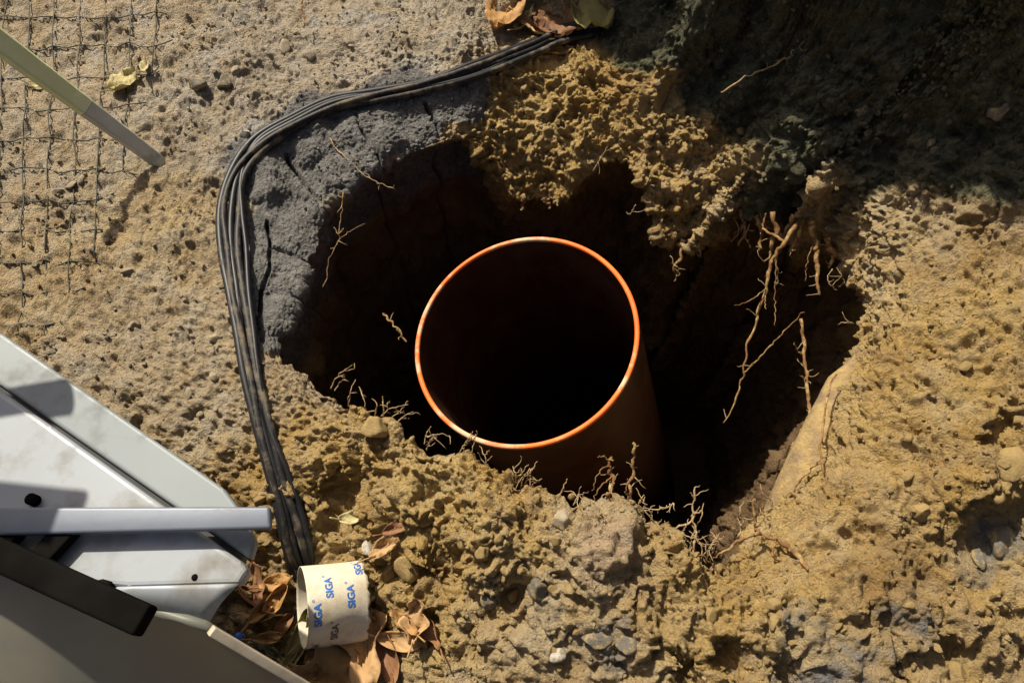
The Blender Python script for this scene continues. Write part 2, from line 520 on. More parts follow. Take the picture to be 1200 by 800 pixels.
ROUGH = [(100, 100, 0, .35, .40), (250, 80, 0, .25, .55), (450, 40, 0, .25, .50), (80, 320, 0, .25, .55), (200, 400, 0, .3, .45),
         (180, 250, 0, .25, .48), (250, 540, 0, .2, .6), (310, 580, 0, .1, .9), (400, 560, 0, .12, 1.0), (330, 300, -.1, .12, .38), (430, 160, -.1, .12, .42),
         (520, 130, -.1, .1, .5), (500, 620, .05, .15, 1.0), (650, 640, .1, .2, .95), (800, 700, .07, .25, .9), (950, 700, .07, .25, 1.0),
         (1050, 500, .1, .25, .8), (1000, 430, .05, .1, .5), (950, 560, -.1, .08, .16), (1150, 450, .2, .2, 1.1), (1100, 320, .15, .2, .7),
         (640, 150, -.1, .16, 1.1), (820, 180, -.1, .18, 1.0), (840, 110, .03, .10, .6), (950, 260, 0, .12, 1.0), (1000, 100, .2, .4, 1.1),
         (1150, 700, .1, .2, .9), (600, 760, .05, .2, .75), (400, 720, -.1, .15, .9)]
GREY = [(330, 300, -.1, .10, 1.0), (310, 220, -.05, .09, 1.0), (390, 180, -.08, .11, 1.0), (470, 140, -.06, .09, 1.0), (545, 120, -.05, .055, 1.0),
        (330, 370, -.06, .07, 1.0), (310, 400, -.03, .04, 1.0), (620, 150, -.1, .10, .0), (640, 80, 0, .08, .0), (340, 450, 0, .06, 0.0), (240, 250, 0, .14, .0),
        (300, 110, 0, .10, .30), (420, 70, 0, .14, .26), (540, 50, 0, .10, .24), (250, 390, 0, .04, .35), (245, 425, 0, .03, .6), (200, 480, 0, .2, .0),
        (230, 110, 0, .06, .4), (90, 260, 0, .08, .35), (400, 500, 0, .1, .0), (500, 600, 0, .2, 0), (630, 700, .08, .05, .45), (570, 700, .08, .04, .35), (720, 745, .07, .06, .52),
        (700, 690, .08, .05, .1), (735, 640, .08, .03, .5), (800, 700, .07, .12, .05), (1140, 650, .1, .05, .62), (1180, 620, .12, .05, .62), (1060, 730, .07, .06, .48),
        (950, 790, .05, .1, .52), (880, 770, .05, .06, .4), (1050, 500, .1, .25, 0), (850, 200, 0, .15, .0), (960, 250, 0, .1, 0), (1020, 320, .05, .1, 0)]
OCHRE = [(100, 100, 0, .35, .25), (300, 100, 0, .3, .05), (500, 40, 0, .2, .05), (180, 260, 0, .15, .55), (160, 400, 0, .2, .3), (250, 460, 0, .15, .35), (60, 350, 0, .15, .5),
         (300, 560, 0, .12, .8), (400, 550, 0, .15, .9), (530, 620, .05, .2, .95), (690, 640, .1, .1, .6), (700, 720, .07, .12, .55), (620, 780, .05, .15, .6), (850, 680, .07, .2, .95),
         (1050, 450, .1, .3, .9), (1000, 700, .08, .2, .8), (640, 150, -.1, .2, 1), (830, 180, -.1, .25, 1), (960, 260, 0, .15, .9), (400, 720, -.1, .15, .85),
         (390, 450, 0, .06, .3), (1000, 100, .2, .4, .5)]
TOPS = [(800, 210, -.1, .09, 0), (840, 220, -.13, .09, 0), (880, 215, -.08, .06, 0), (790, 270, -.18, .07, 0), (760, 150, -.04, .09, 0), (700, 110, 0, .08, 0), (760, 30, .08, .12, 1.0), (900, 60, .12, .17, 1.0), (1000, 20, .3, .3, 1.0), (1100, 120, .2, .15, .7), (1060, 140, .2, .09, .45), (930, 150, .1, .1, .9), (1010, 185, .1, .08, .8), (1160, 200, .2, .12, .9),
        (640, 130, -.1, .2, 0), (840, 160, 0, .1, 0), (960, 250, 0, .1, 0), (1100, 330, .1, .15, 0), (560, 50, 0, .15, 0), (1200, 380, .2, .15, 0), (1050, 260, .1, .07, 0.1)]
PINK = [(800, 690, .07, .07, 0), (700, 650, .1, .05, .7), (985, 560, 0, .05, 0), (1020, 500, .05, .06, 0),
        (960, 650, .02, .06, 0), (640, 640, .1, .06, 0), (720, 700, .08, .05, .2)]

V = G.reshape(-1, 3)
fine = ((SEC.reshape(-1) >= 1) & (np.hypot(V[:, 0], V[:, 1] - 0.8) < 2.6))
rough = field(ROUGH, V[:, :2], 0.7)
sec1 = SEC.reshape(-1) == 1
rough[sec1] = np.where(V[sec1, 2] < -0.25, 1.0, rough[sec1])
N0 = grid_normals(G).reshape(-1, 3)
disp = np.zeros(len(V))
fv = V[fine].astype(np.float32)
fr = rough[fine]
warp = np.stack([perlin(fv, 0.06, 21), perlin(fv, 0.06, 22), perlin(fv, 0.06, 23)], 1) * 0.02
d = perlin(fv, 0.26, 1) * 0.030 * (0.5 + 0.5 * fr)
d += perlin(fv, 0.11, 2) * 0.028 * fr
d += perlin(fv, 0.045, 4) * 0.014 * fr
greyv = field(GREY, V[:, :2], 0.0)
gv = smooth(0.35, 0.85, greyv[fine])
lump = perlin(fv, 0.16, 9)                              # where clods gather
patch = smooth(-0.22, 0.28, perlin(fv, 0.19, 16) + 0.4 * perlin(fv, 0.07, 17))   # crumbly against smooth dusty ground
fr = fr * (1 - 0.86 * gv)
fc_ = fr * (0.30 + 0.80 * patch)
w0 = worley(fv + warp * 1.6, 0.075, 18)
d += np.clip(0.62 - w0, 0, 0.30) * 0.060 * fr * smooth(-0.1, 0.3, perlin(fv, 0.23, 19))
w1 = worley(fv + warp, 0.034, 5)
d += (0.5 - w1) * 0.022 * fc_ * smooth(-0.25, 0.35, lump)
w2 = worley(fv + warp * 0.6, 0.0135, 6)
d += (0.5 - w2) * 0.009 * (0.12 + 0.88 * fc_) * (0.35 + 0.65 * smooth(-0.45, 0.3, -lump + 0.2))
rid = np.abs(perlin(fv + warp * 0.9, 0.036, 7))
d += (0.22 - rid) * 0.028 * (0.10 + 0.90 * fr)
bil2 = np.abs(perlin(fv + warp * 0.4, 0.0135, 8))
d += (bil2 - 0.25) * 0.020 * (0.22 + 0.78 * fc_) * (1 - 0.7 * gv)
stretch = np.stack([fv[:, 0] * 0.8 + fv[:, 1] * 0.55, (fv[:, 1] * 0.8 - fv[:, 0] * 0.55) * 0.55, fv[:, 2]], 1).astype(np.float32)
bil3 = np.abs(perlin(stretch + warp * 0.6, 0.020, 11))
d += (bil3 - 0.25) * 0.022 * (0.10 + 0.90 * fr) * (1 - 0.6 * gv)
d += perlin(fv, 0.0065, 10) * 0.0042
pit = perlin(fv, 0.075, 15)
d -= smooth(0.28, 0.5, pit) * 0.016 * fr
# drying cracks in the grey clay
CRACKS = [[(316, 262), (318, 290), (315, 312), (311, 345), (306, 372), (312, 404)], [(338, 190), (356, 216), (378, 240)], [(418, 146), (432, 166), (446, 192)], [(500, 128), (512, 150), (518, 168)],
          [(318, 290), (345, 296), (370, 304)], [(330, 405), (345, 392)]]
cr = np.full(len(fv), 9.0)
cx_, cy_ = fv[:, 0] + warp[:, 0] * .45, fv[:, 1] + warp[:, 1] * .45
for line in CRACKS:
    for (a0, b0), (a1, b1) in zip(line, line[1:]):
        p0, p1 = P(a0, b0, -.03), P(a1, b1, -.03)
        ex, ey = p1.x - p0.x, p1.y - p0.y
        tt_ = np.clip(((cx_ - p0.x) * ex + (cy_ - p0.y) * ey) / (ex * ex + ey * ey), 0, 1)
        cr = np.minimum(cr, np.hypot(cx_ - p0.x - tt_ * ex, cy_ - p0.y - tt_ * ey))
d -= smooth(0.0055, 0.0015, cr) * 0.022 * gv * (0.5 + smooth(-.2, .2, perlin(fv, .03, 62)))
d += perlin(fv, 0.085, 63) * 0.012 * gv + np.clip(0.55 - worley(fv + warp, 0.11, 64), 0, .25) * 0.05 * gv
disp[fine] = d
V2 = V + N0 * disp[:, None]
G2 = V2.reshape(G.shape)

me = bpy.data.meshes.new('ground')
nv = NR * NT
me.vertices.add(nv)
me.vertices.foreach_set('co', V2.astype(np.float32).ravel())
jj, kk = np.meshgrid(np.arange(NR - 1), np.arange(NT), indexing='ij')
k2 = (kk + 1) % NT
quads = np.stack([jj * NT + kk, jj * NT + k2, (jj + 1) * NT + k2, (jj + 1) * NT + kk], -1).reshape(-1, 4)[:, ::-1]
nq = len(quads)
me.loops.add(nq * 4)
me.loops.foreach_set('vertex_index', quads.astype(np.int32).ravel())
me.polygons.add(nq)
me.polygons.foreach_set('loop_start', np.arange(0, nq * 4, 4, dtype=np.int32))
me.polygons.foreach_set('use_smooth', np.ones(nq, bool))
me.update(calc_edges=True)


def kinds(xyz):
    xy = xyz[:, :2]
    n = perlin(xyz.astype(np.float32), 0.05, 31) * 0.5 + perlin(xyz.astype(np.float32), 0.018, 32) * 0.35
    g = smooth(0.36, 0.60, field(GREY, xy, 0.0) + n * 0.32)
    g = np.where(xyz[:, 2] < -0.32, g * 0.2, g)
    o = np.clip(field(OCHRE, xy, 0.6) + n * 0.5, 0, 1)
    o = np.where(xyz[:, 2] < -0.3, 1.0, o)
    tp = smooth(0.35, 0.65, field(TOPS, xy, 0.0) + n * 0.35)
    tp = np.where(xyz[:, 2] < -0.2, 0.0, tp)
    pk = smooth(0.35, 0.65, field(PINK, xy, 0.0) + n * 0.2)
    return np.stack([g, o, tp, 1 - pk], 1).astype(np.float32)


# pit shade put into the soil colour, darker with depth
pit_shade_l = smooth(-0.20, -0.42, V[:, 2] + perlin(V.astype(np.float32), 0.12, 51) * 0.10)
dat = me.attributes.new('pit_shade', 'FLOAT', 'POINT')
dat.data.foreach_set('value', pit_shade_l.astype(np.float32))
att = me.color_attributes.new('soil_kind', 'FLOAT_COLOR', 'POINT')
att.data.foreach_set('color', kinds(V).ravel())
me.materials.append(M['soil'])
ground = bpy.data.objects.new('ground', me)
link(ground, kind='structure')

from mathutils.bvhtree import BVHTree
sub = G2[12 + 40:, ::2][::2]
_nr, _nt = sub.shape[:2]
_j, _k2 = np.meshgrid(np.arange(_nr - 1), np.arange(_nt), indexing='ij')
_kn = (_k2 + 1) % _nt
_f = np.stack([_j * _nt + _k2, _j * _nt + _kn, (_j + 1) * _nt + _kn, (_j + 1) * _nt + _k2], -1).reshape(-1, 4)
BVH = BVHTree.FromPolygons(sub.reshape(-1, 3).tolist(), _f.tolist())


def top_z(x, y):
    hit = BVH.ray_cast(Vector((x, y, 2.5)), Vector((0, 0, -1)))
    return hit[0].z if hit[0] is not None else 0.0


def on_ground(px, py, z0=0.0):
    """the soil point that shows at a pixel"""
    d = (P(px, py, 0.0) - Vector((0, 0, CAM_H))).normalized()
    hit = BVH.ray_cast(Vector((0, 0, CAM_H)), d)
    if hit[0] is None:
        return P(px, py, z0), Vector((0, 0, 1))
    n = hit[1]
    return hit[0], (n if n.z > 0 else -n)


# loose crumbs of soil: uncountable
phi = (1 + 5 ** .5) / 2
ICO = np.array([(-1, phi, 0), (1, phi, 0), (-1, -phi, 0), (1, -phi, 0), (0, -1, phi), (0, 1, phi), (0, -1, -phi), (0, 1, -phi),
                (phi, 0, -1), (phi, 0, 1), (-phi, 0, -1), (-phi, 0, 1)]) / math.hypot(1, phi)
ICF = np.array([(0, 11, 5), (0, 5, 1), (0, 1, 7), (0, 7, 10), (0, 10, 11), (1, 5, 9), (5, 11, 4), (11, 10, 2), (10, 7, 6), (7, 1, 8),
                (3, 9, 4), (3, 4, 2), (3, 2, 6), (3, 6, 8), (3, 8, 9), (4, 9, 5), (2, 4, 11), (6, 2, 10), (8, 6, 7), (9, 8, 1)])
NCR = 40000
du = np.linalg.norm(np.roll(G, -1, 1) - G, axis=-1)
dv = np.linalg.norm(np.gradient(G, axis=0), axis=-1)
area = (du * dv).reshape(-1)
okv = fine & (SEC.reshape(-1) >= 2) & (V[:, 0] > -1.5) & (V[:, 0] < 1.35) & (V[:, 1] > -0.1) & (V[:, 1] < 1.95)
clump = np.zeros(len(V))
clump[fine] = smooth(-0.2, 0.5, perlin(fv, 0.12, 41) + 0.5 * perlin(fv, 0.04, 42))
pw = area * okv * (0.07 + rough ** 1.5) * (0.15 + clump)
pw /= pw.sum()
pick = rng.choice(len(V), NCR, p=pw)
size = 0.0011 + 0.0050 * rng.random(NCR) ** 4.2
rot = rng.normal(size=(NCR, 3, 3))
rot, _ = np.linalg.qr(rot)
rot[np.linalg.det(rot) < 0] *= -1
shp = ICO[None] * (1 + 0.55 * (rng.random((NCR, 12, 1)) - .5)) * (0.65 + 0.7 * rng.random((NCR, 1, 3)))
cv = np.einsum('nij,nkj->nki', rot, shp) * size[:, None, None] + (V2[pick] + N0[pick] * (size * 0.25)[:, None])[:, None]
cme = bpy.data.meshes.new('soil_crumbs')
cme.vertices.add(NCR * 12)
cme.vertices.foreach_set('co', cv.astype(np.float32).ravel())
cf = (ICF[None] + 12 * np.arange(NCR)[:, None, None]).reshape(-1, 3)
cme.loops.add(len(cf) * 3)
cme.loops.foreach_set('vertex_index', cf.astype(np.int32).ravel())
cme.polygons.add(len(cf))
cme.polygons.foreach_set('loop_start', np.arange(0, len(cf) * 3, 3, dtype=np.int32))
cme.polygons.foreach_set('use_smooth', np.zeros(len(cf), bool))
cme.update(calc_edges=True)
catt = cme.color_attributes.new('soil_kind', 'FLOAT_COLOR', 'POINT')
catt.data.foreach_set('color', np.repeat(kinds(V[pick]), 12, 0).ravel())
cme.materials.append(M['crumb'])
crumbs = bpy.data.objects.new('soil_crumbs', cme)
link(crumbs, None, 'loose crumbs of ochre and grey soil strewn over the dug ground', 'soil', kind='stuff')

# ------------------------------------------------------------------ drain pipe
rc = P(613, 394, -0.08)
ac = np.array([0.0173 * math.cos(math.radians(27)) + 0.50 * math.sin(math.radians(27)),
               0.0012 - 0.866 * math.sin(math.radians(27)), -math.cos(math.radians(27))])
axis = Vector((ac[0], ac[1] * _c - ac[2] * _s, ac[1] * _s + ac[2] * _c)).normalized()
PR = 0.2535
u_ = axis.cross(Vector((0, 1, 0))).normalized()
v_ = axis.cross(u_).normalized()


def lathe(profile, n=128):
    vs, fs = [], []
    for (r, h) in profile:
        for k in range(n):
            a = 2 * math.pi * k / n
            vs.append(rc + axis * h + u_ * (r * math.cos(a)) + v_ * (r * math.sin(a)))
    for j in range(len(profile) - 1):
        for k in range(n):
            fs.append((j * n + k, j * n + (k + 1) % n, (j + 1) * n + (k + 1) % n, (j + 1) * n + k))
    return vs, fs


pipe = empty('drain_pipe', rc + axis * 1.62, 'wide orange plastic drain pipe standing open in the dug pit', 'pipe')
WT = 0.0098
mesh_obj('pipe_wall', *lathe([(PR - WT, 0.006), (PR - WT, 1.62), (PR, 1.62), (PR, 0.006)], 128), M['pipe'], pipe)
mesh_obj('cut_rim', *lathe([(PR - WT - .0003, 0.0075), (PR - WT - .0003, 0.003), (PR - WT + .002, 0.0004), (PR - WT / 2, 0), (PR - .002, 0.0004),
                            (PR + .0003, 0.003), (PR + .0003, 0.0075)], 160), M['rim'], pipe)

# ------------------------------------------------------------------ old buried pipe laid bare at the pit's right side
M['clay'] = worn('dusty_clay', (0.22, 0.15, 0.085), (0.34, 0.245, 0.145), 30, 0.95, 1.0, 150, dirt=(0.44, 0.31, 0.13), dirt_scale=26, dirt_lo=0.40, dirt_hi=0.60, bdist=0.006, spec=0.15)
bp_axis = spline([P(1002, 425, -.065), P(976, 487, -.070), P(952, 548, -.098), P(936, 596, -.14), P(922, 640, -.21)], 40)
bp_axis = spline([tuple(p) for p in bp_axis[::5]] + [tuple(bp_axis[-1])], 90)
vs, fs = tube_data(bp_axis, np.minimum(np.linspace(.034, .072, 90), .012 + np.linspace(0, .25, 90)), 72)
bpn = perlin(np.array(vs, np.float32), .05, 71) * .007 + perlin(np.array(vs, np.float32), .016, 72) * .004
vs = [np.array(v) + np.array([0, 0, k]) for v, k in zip(vs, bpn)]
bpipe = empty('buried_pipe', bp_axis[-1].tolist(), 'smooth pale brown old pipe, half buried, slanting into the pit below the right slope', 'pipe')
mesh_obj('pipe_wall', vs, fs, M['clay'], bpipe)

# ------------------------------------------------------------------ cables
CB = [(705, 25), (660, 43), (620, 58), (560, 80), (500, 100), (440, 112), (390, 124), (345, 146), (305, 172), (280, 205), (270, 245), (270, 290),
      (277, 340), (285, 390), (296, 440), (309, 500), (322, 555), (335, 605), (345, 645), (350, 672)]
OFF = {   # sideways offset in px at each bend (left of the run is outward), lift in m, radius, material
    'a': ([-6, -7, -6, -6, -5, -5, -6, -8, -9, -10, -11, -10, -9, -9, -8, -7, -8, -9, -9, -8], .004, .0088, 'cable'),
    'b': ([1, 1, 2, 2, 2, 1, 0, -1, -1, 0, 1, 2, 1, 1, 0, 1, 1, 2, 2, 1], .006, .0078, 'cable'),
    'c': ([8, 8, 8, 8, 7, 6, 5, 5, 6, 8, 9, 11, 9, 8, 8, 9, 10, 11, 11, 10], .004, .0082, 'cable_muddy'),
    'd': ([-1, -2, -2, -2, -1, 2, 5, 4, 3, -4, -5, -4, -5, -4, -3, -3, -3, -3, -3, -2], .013, .0070, 'cable_muddy'),
    'e': ([4, 4, 5, 6, 5, -2, -4, -6, -4, 5, 15, 18, 14, 12, 10, 8, 17, 19, 18, 14], .008, .0058, 'cable'),
}
CLAB = {'a': 'outermost black cable of the bundle skirting the pit, farthest from the hole',
        'b': 'black cable running mid bundle along the ground beside the pit',
        'c': 'mud-caked dark cable of the bundle lying against the grey clay lip',
        'd': 'dusty dark cable lying on top of the other cables in the bundle',
        'e': 'thinnest black cable, straying from the bundle towards the pit'}
for key, (off, lift, rad, mt) in OFF.items():
    pts = []
    for k, (px, py) in enumerate(CB):
        a = CB[max(0, k - 1)]
        b = CB[min(len(CB) - 1, k + 1)]
        dx, dy = b[0] - a[0], b[1] - a[1]
        l = math.hypot(dx, dy)
        nx, ny = -dy / l * 0.92, dx / l * 0.92          # towards the outside of the bend when negative
        ofk = off[k] + random.uniform(-2.6, 2.6)
        p = P(px - nx * ofk, py - ny * ofk, 0.0)
        z = float(ground_h(np.array([[p.x, p.y]]))[0])
        p = P(px - nx * ofk, py - ny * ofk, z + .012)
        if k == 0:
            z -= 0.02
        if k == len(CB) - 1:
            z -= 0.045
        pts.append((p.x, p.y, z + rad + lift))
    path = spline(pts, 150)
    path[:, 2] += 0.003 * np.sin(np.linspace(0, 17 + 3 * rad * 100, 150))
    # keep the run above the soil
    zz = np.array([top_z(q[0], q[1]) for q in path])
    zz = np.convolve(np.pad(zz, 9, 'edge'), np.ones(19) / 19, 'valid')
    path[:-8, 2] = np.maximum(path[:-8, 2], zz[:-8] + rad * 0.7 + lift)
    path[:, 2] = np.convolve(np.pad(path[:, 2], 4, 'edge'), np.ones(9) / 9, 'valid')
    vs, fs = tube_data(path, [rad] * 150, 10)
    mesh_obj('cable', vs, fs, M[mt], None, CLAB[key], 'cable', 'bundle of black cables along the pit edge')

# ------------------------------------------------------------------ wooden stake
tip, _ = on_ground(184, 188)
top = P(-45, 17, 0.36)
st = empty('wooden_stake', tip, 'pale wooden stake pushed slanting into the soil beside the netting', 'stake')
sdir = (Vector(top) - tip).normalized()
ss = sdir.cross(Vector((0, 0, 1))).normalized()
sb = ss.cross(sdir).normalized()


def stake_part(name, t0, t1, w, mat, taper=False):
    vs, fs = [], []
    n = 14
    for k in range(n):
        f = k / (n - 1)
        c = tip + (Vector(top) - tip) * (t0 + (t1 - t0) * f)
        hw = (0.0165 + 0.0085 * (t0 + (t1 - t0) * f)) * w * (min(1, 0.5 + f * 2.2) if taper else 1)
        j = 0.0003
        for (a, b) in ((-1, -.8), (-.8, -1), (.8, -1), (1, -.8), (1, .8), (.8, 1), (-.8, 1), (-1, .8)):
            vs.append(c + ss * (a * hw + random.uniform(-j, j)) + sb * (b * hw * .5 + random.uniform(-j, j)))
    for k in range(n - 1):
        for a in range(8):
            fs.append((k * 8 + a, k * 8 + (a + 1) % 8, (k + 1) * 8 + (a + 1) % 8, (k + 1) * 8 + a))
    fs.append(tuple(range(8))[::-1])
    fs.append(tuple((n - 1) * 8 + a for a in range(8)))
    return mesh_obj(name, vs, fs, mat, st, flat=True)


stake_part('pointed_end', -0.10, 0.40, 1.0, M['stake_wood'], True)
o = stake_part('painted_shaft', 0.402, 1.0, 1.01, M['stake_paint'])
o['label'] = 'yellow-green painted upper shaft'

# ------------------------------------------------------------------ netting
net = empty('plastic_netting', on_ground(60, 150)[0], 'dark square-meshed plastic netting spread on the soil under the stake', 'netting')


def net_strand(pxs, lift=.005):
    pts = []
    for (px, py) in pxs:
        q, _ = on_ground(px, py)
        bury = .006 * max(0.0, (py - 200) / 180)
        pts.append((q.x, q.y, q.z + lift - bury + random.uniform(-.002, .003)))
    path = spline(pts, len(pts) * 5)
    vs, fs = tube_data(path, [0.0016] * len(path), 6)
    mesh_obj('strand', vs, fs, M['net'], net)


NX, NY = 9, 14


def knot(i, j):
    x = -22 + i * 29.5 - j * 1.2 - (0.5 * i) * j * 0.10
    y = -12 + j * 35.5 - i * 1.0 + 0.12 * j * i
    h = math.sin(i * 12.9898 + j * 78.233) * 43758.5453
    g = math.sin(i * 39.346 + j * 11.135) * 24634.6345
    return x + ((h - math.floor(h)) - .5) * 4, y + ((g - math.floor(g)) - .5) * 5


def right_limit(j):
    return [7, 7, 7, 7, 6, 6, 6, 5, 5, 5, 4, 3, 3, 2][j]


for i in range(NX - 1):
    col_pts = [knot(i, j) for j in range(NY) if i <= right_limit(j)]
    dense = []
    for a, b in zip(col_pts, col_pts[1:]):
        dense += [a, ((a[0] + b[0]) / 2 + random.uniform(-2, 2), (a[1] + b[1]) / 2)]
    dense.append(col_pts[-1])
    if len(dense) > 2:
        net_strand(dense)
for j in range(NY):
    row = [knot(i, j) for i in range(right_limit(j) + 1)]
    dense = []
    for a, b in zip(row, row[1:]):
        dense += [a, ((a[0] + b[0]) / 2, (a[1] + b[1]) / 2 + random.uniform(0, 4))]
    dense.append(row[-1])
    dense.append((row[-1][0] + random.uniform(6, 22), row[-1][1] + random.uniform(-8, 8)))
    if len(dense) > 2:
        net_strand(dense, .0042)

# ------------------------------------------------------------------ white machine in the corner
mach = empty('white_machine', P(120, 640, -0.05), 'white painted machine housing with blue-grey rail and black arm at the pit side', 'machine')
ZP = 0.26


def slab(name, poly, thick, mat, bevel=0.006, label=None):
    """a plate whose upper outline is poly, extruded downwards"""
    bm = bmesh.new()
    up = [bm.verts.new(p) for p in poly]
    f = bm.faces.new(up)
    if f.normal.z < 0:
        f.normal_flip()
    r = bmesh.ops.extrude_face_region(bm, geom=[f])
    for e in r['geom']:
        if isinstance(e, bmesh.types.BMVert):
            e.co.z -= thick
    bmesh.ops.recalc_face_normals(bm, faces=bm.faces)
    if bevel:
        bmesh.ops.bevel(bm, geom=list(bm.edges), offset=bevel, segments=3, affect='EDGES', profile=0.6)
    m2 = bpy.data.meshes.new(name)
    bm.to_mesh(m2)
    bm.free()
    m2.polygons.foreach_set('use_smooth', [False] * len(m2.polygons))
    m2.materials.append(mat)
    o = bpy.data.objects.new(name, m2)
    if label:
        o['label'] = label
    return link(o, mach)


def beam(name, a, b, w, h, mat, bevel=0.004, cut=0.0, parent=None, w2=None):
    a, b = Vector(a), Vector(b)
    d = (b - a).normalized()
    s = d.cross(Vector((0, 0, 1))).normalized()
    u = s.cross(d).normalized()
    vs = []
    for (c, e, ww) in ((a, 0, w), (b, cut, w2 or w)):
        for (i, j) in ((-1, -1), (1, -1), (1, 1), (-1, 1)):
            vs.append(c + s * (i * ww / 2) + u * (j * h / 2) + d * (e * (-i)))
    bm = bmesh.new()
    bv = [bm.verts.new(v) for v in vs]
    for f in ((3, 2, 1, 0), (4, 5, 6, 7), (0, 1, 5, 4), (1, 2, 6, 5), (2, 3, 7, 6), (3, 0, 4, 7)):
        bm.faces.new([bv[i] for i in f])
    bmesh.ops.recalc_face_normals(bm, faces=bm.faces)
    bmesh.ops.bevel(bm, geom=list(bm.edges), offset=bevel, segments=3, affect='EDGES', profile=0.6)
    m2 = bpy.data.meshes.new(name)
    bm.to_mesh(m2)
    bm.free()
    m2.polygons.foreach_set('use_smooth', [True] * len(m2.polygons))
    m2.materials.append(mat)
    o = bpy.data.objects.new(name, m2)
    return link(o, parent or mach)


top_poly = [P(-330, 225, ZP), P(60, 499, ZP), P(283, 658, ZP), P(290, 668, ZP), P(280, 684, ZP), P(150, 688, ZP), P(60, 680, ZP), P(-330, 560, ZP)]
slab('top_panel', top_poly, 0.03, M['white'], 0.008)
ZF = ZP - 0.012
slab('flange', [P(-330, 165, ZF), P(0, 389, ZF), P(262, 572, ZF), P(283, 600, ZF), P(299, 634, ZF), P(293, 655, ZF), P(0, 451, ZF), P(-330, 222, ZF)], 0.022, M['flange'], 0.006)
slab('groove_seal', [P(-330, 208, ZP - .022), P(0, 440, ZP - .022), P(290, 640, ZP - .022), P(280, 664, ZP - .022), P(0, 462, ZP - .022), P(-330, 236, ZP - .022)], 0.02, M['seal'], 0.0)


def curved_side():
    """housing side that bulges and falls to the ground towards the pit"""
    vs, fs = [], []
    n, m_ = 24, 14
    a0, a1 = P(-330, 552, ZP - .02), P(238, 736, ZP - .02)
    b0, b1 = P(-330, 1000, 0.0), P(352, 802, 0.06)
    for i in range(n):
        f = i / (n - 1)
        for j in range(m_):
            g = j / (m_ - 1)
            p = (a0 * (1 - f) + a1 * f) * (1 - g) + (b0 * (1 - f) + b1 * f) * g
            p.z += (1 - f ** 3) * 0.012 * math.sin(math.pi * g) + (1 - f) * 0.004 * math.sin(f * 9 + g * 3)
            vs.append(p)
    for i in range(n - 1):
        for j in range(m_ - 1):
            fs.append((i * m_ + j, i * m_ + j + 1, (i + 1) * m_ + j + 1, (i + 1) * m_ + j))
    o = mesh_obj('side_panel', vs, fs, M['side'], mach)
    sm = o.modifiers.new('thickness', 'SOLIDIFY')
    sm.thickness = 0.012
    return o


curved_side()
fp = []
for i in range(9):
    f = i / 8
    a_, b_ = P(281, 683, ZP - .002) * (1 - f) + P(140, 687, ZP - .002) * f, P(240, 744, ZP - .075) * (1 - f) + P(120, 715, ZP - .06) * f
    for j in range(9):
        g = j / 8
        q_ = a_ * (1 - g) + b_ * g
        q_.z += .018 * math.sin(math.pi * g)
        fp.append(q_)
o = mesh_obj('front_panel', fp, [(i * 9 + j, i * 9 + j + 1, (i + 1) * 9 + j + 1, (i + 1) * 9 + j) for i in range(8) for j in range(8)], M['white'], mach)
o.modifiers.new('thickness', 'SOLIDIFY').thickness = 0.006
beam('edge_strip', P(247, 738, ZP - .02), P(372, 812, 0.10), 0.014, 0.016, M['strip'], 0.002)
body = [P(-330, 240, 0), P(20, 500, 0), P(190, 620, 0), P(180, 690, 0), P(60, 690, 0), P(-330, 590, 0)]
slab('housing_body', [Vector((p.x * .98, p.y, ZP - 0.032)) for p in body], ZP + 0.03, M['black'], 0.0)
ZR = ZP + 0.024
rail = beam('rail', P(-330, 616, ZR), P(318, 607, ZR), 0.050, 0.012, M['rail'], 0.005, cut=-0.003, w2=0.033)
beam('rail_lip', P(-330, 595, ZR + .004), P(306, 592, ZR + .004), 0.009, 0.016, M['lip'], 0.002, parent=rail)
beam('black_arm', P(-330, 500, ZR + .004), P(172, 728, ZR + .004), 0.043, 0.03, M['black'], 0.006)
beam('strut', P(85, 615, ZR - .010), P(35, 668, ZR - .010), 0.034, 0.02, M['black'], 0.004)
beam('strut', P(20, 620, ZR - .010), P(-20, 660, ZR - .010), 0.03, 0.02, M['black'], 0.004)
for (px, py, r) in ((122, 690, .013), (40, 586, .009)):
    c = P(px, py, ZP + .004)
    vs, fs = tube_data([c + Vector((0, 0, -.006)), c + Vector((0, 0, .010)), c + Vector((0, 0, .013))], [r, r, r * .7], 12)
    mesh_obj('bolt', vs, fs, M['black'], mach)
c = P(228, 676, ZP)
vs, fs = tube_data([c, c + Vector((0, 0, .002))], [.005, .004], 9)
mesh_obj('rust_hole', vs, fs, M['black'], mach)
# bar added left of the view to cast a stripe shadow on the panel
shadow_bar_path = spline([(-1.35, .52, .2), (-1.36, .56, .45), (-1.34, .62, .57), (-1.25, .66, .60), (-1.05, .69, .59), (-0.90, .71, .58)], 40)
vs, fs = tube_data(shadow_bar_path, [0.026] * 40, 12)
mesh_obj('shadow_bar', vs, fs, M['black'], mach)
beam('shadow_plate', (-1.5, .62, .66), (-.86, .55, .66), .10, .012, M['black'])  # plate and its post: unseen, added to throw a second shadow on the panel
beam('shadow_plate_post', (-1.40, .515, .2), (-1.39, .60, .66), .05, .03, M['black'])

# ------------------------------------------------------------------ printed paper tube
cA, cB = P(354, 712, -0.022), P(423, 702, -0.06)
cAx = (cB - cA).normalized()
TR, TL = 0.073, (cB - cA).length
cU = Vector((0, 0, 1)) - cAx * cAx.z
cU.normalize()
cW = cAx.cross(cU)
ptube = empty('paper_tube', cA + Vector((0, 0, -TR)), 'cream paper tube printed with blue lettering, half sunk among dry leaves', 'paper tube')


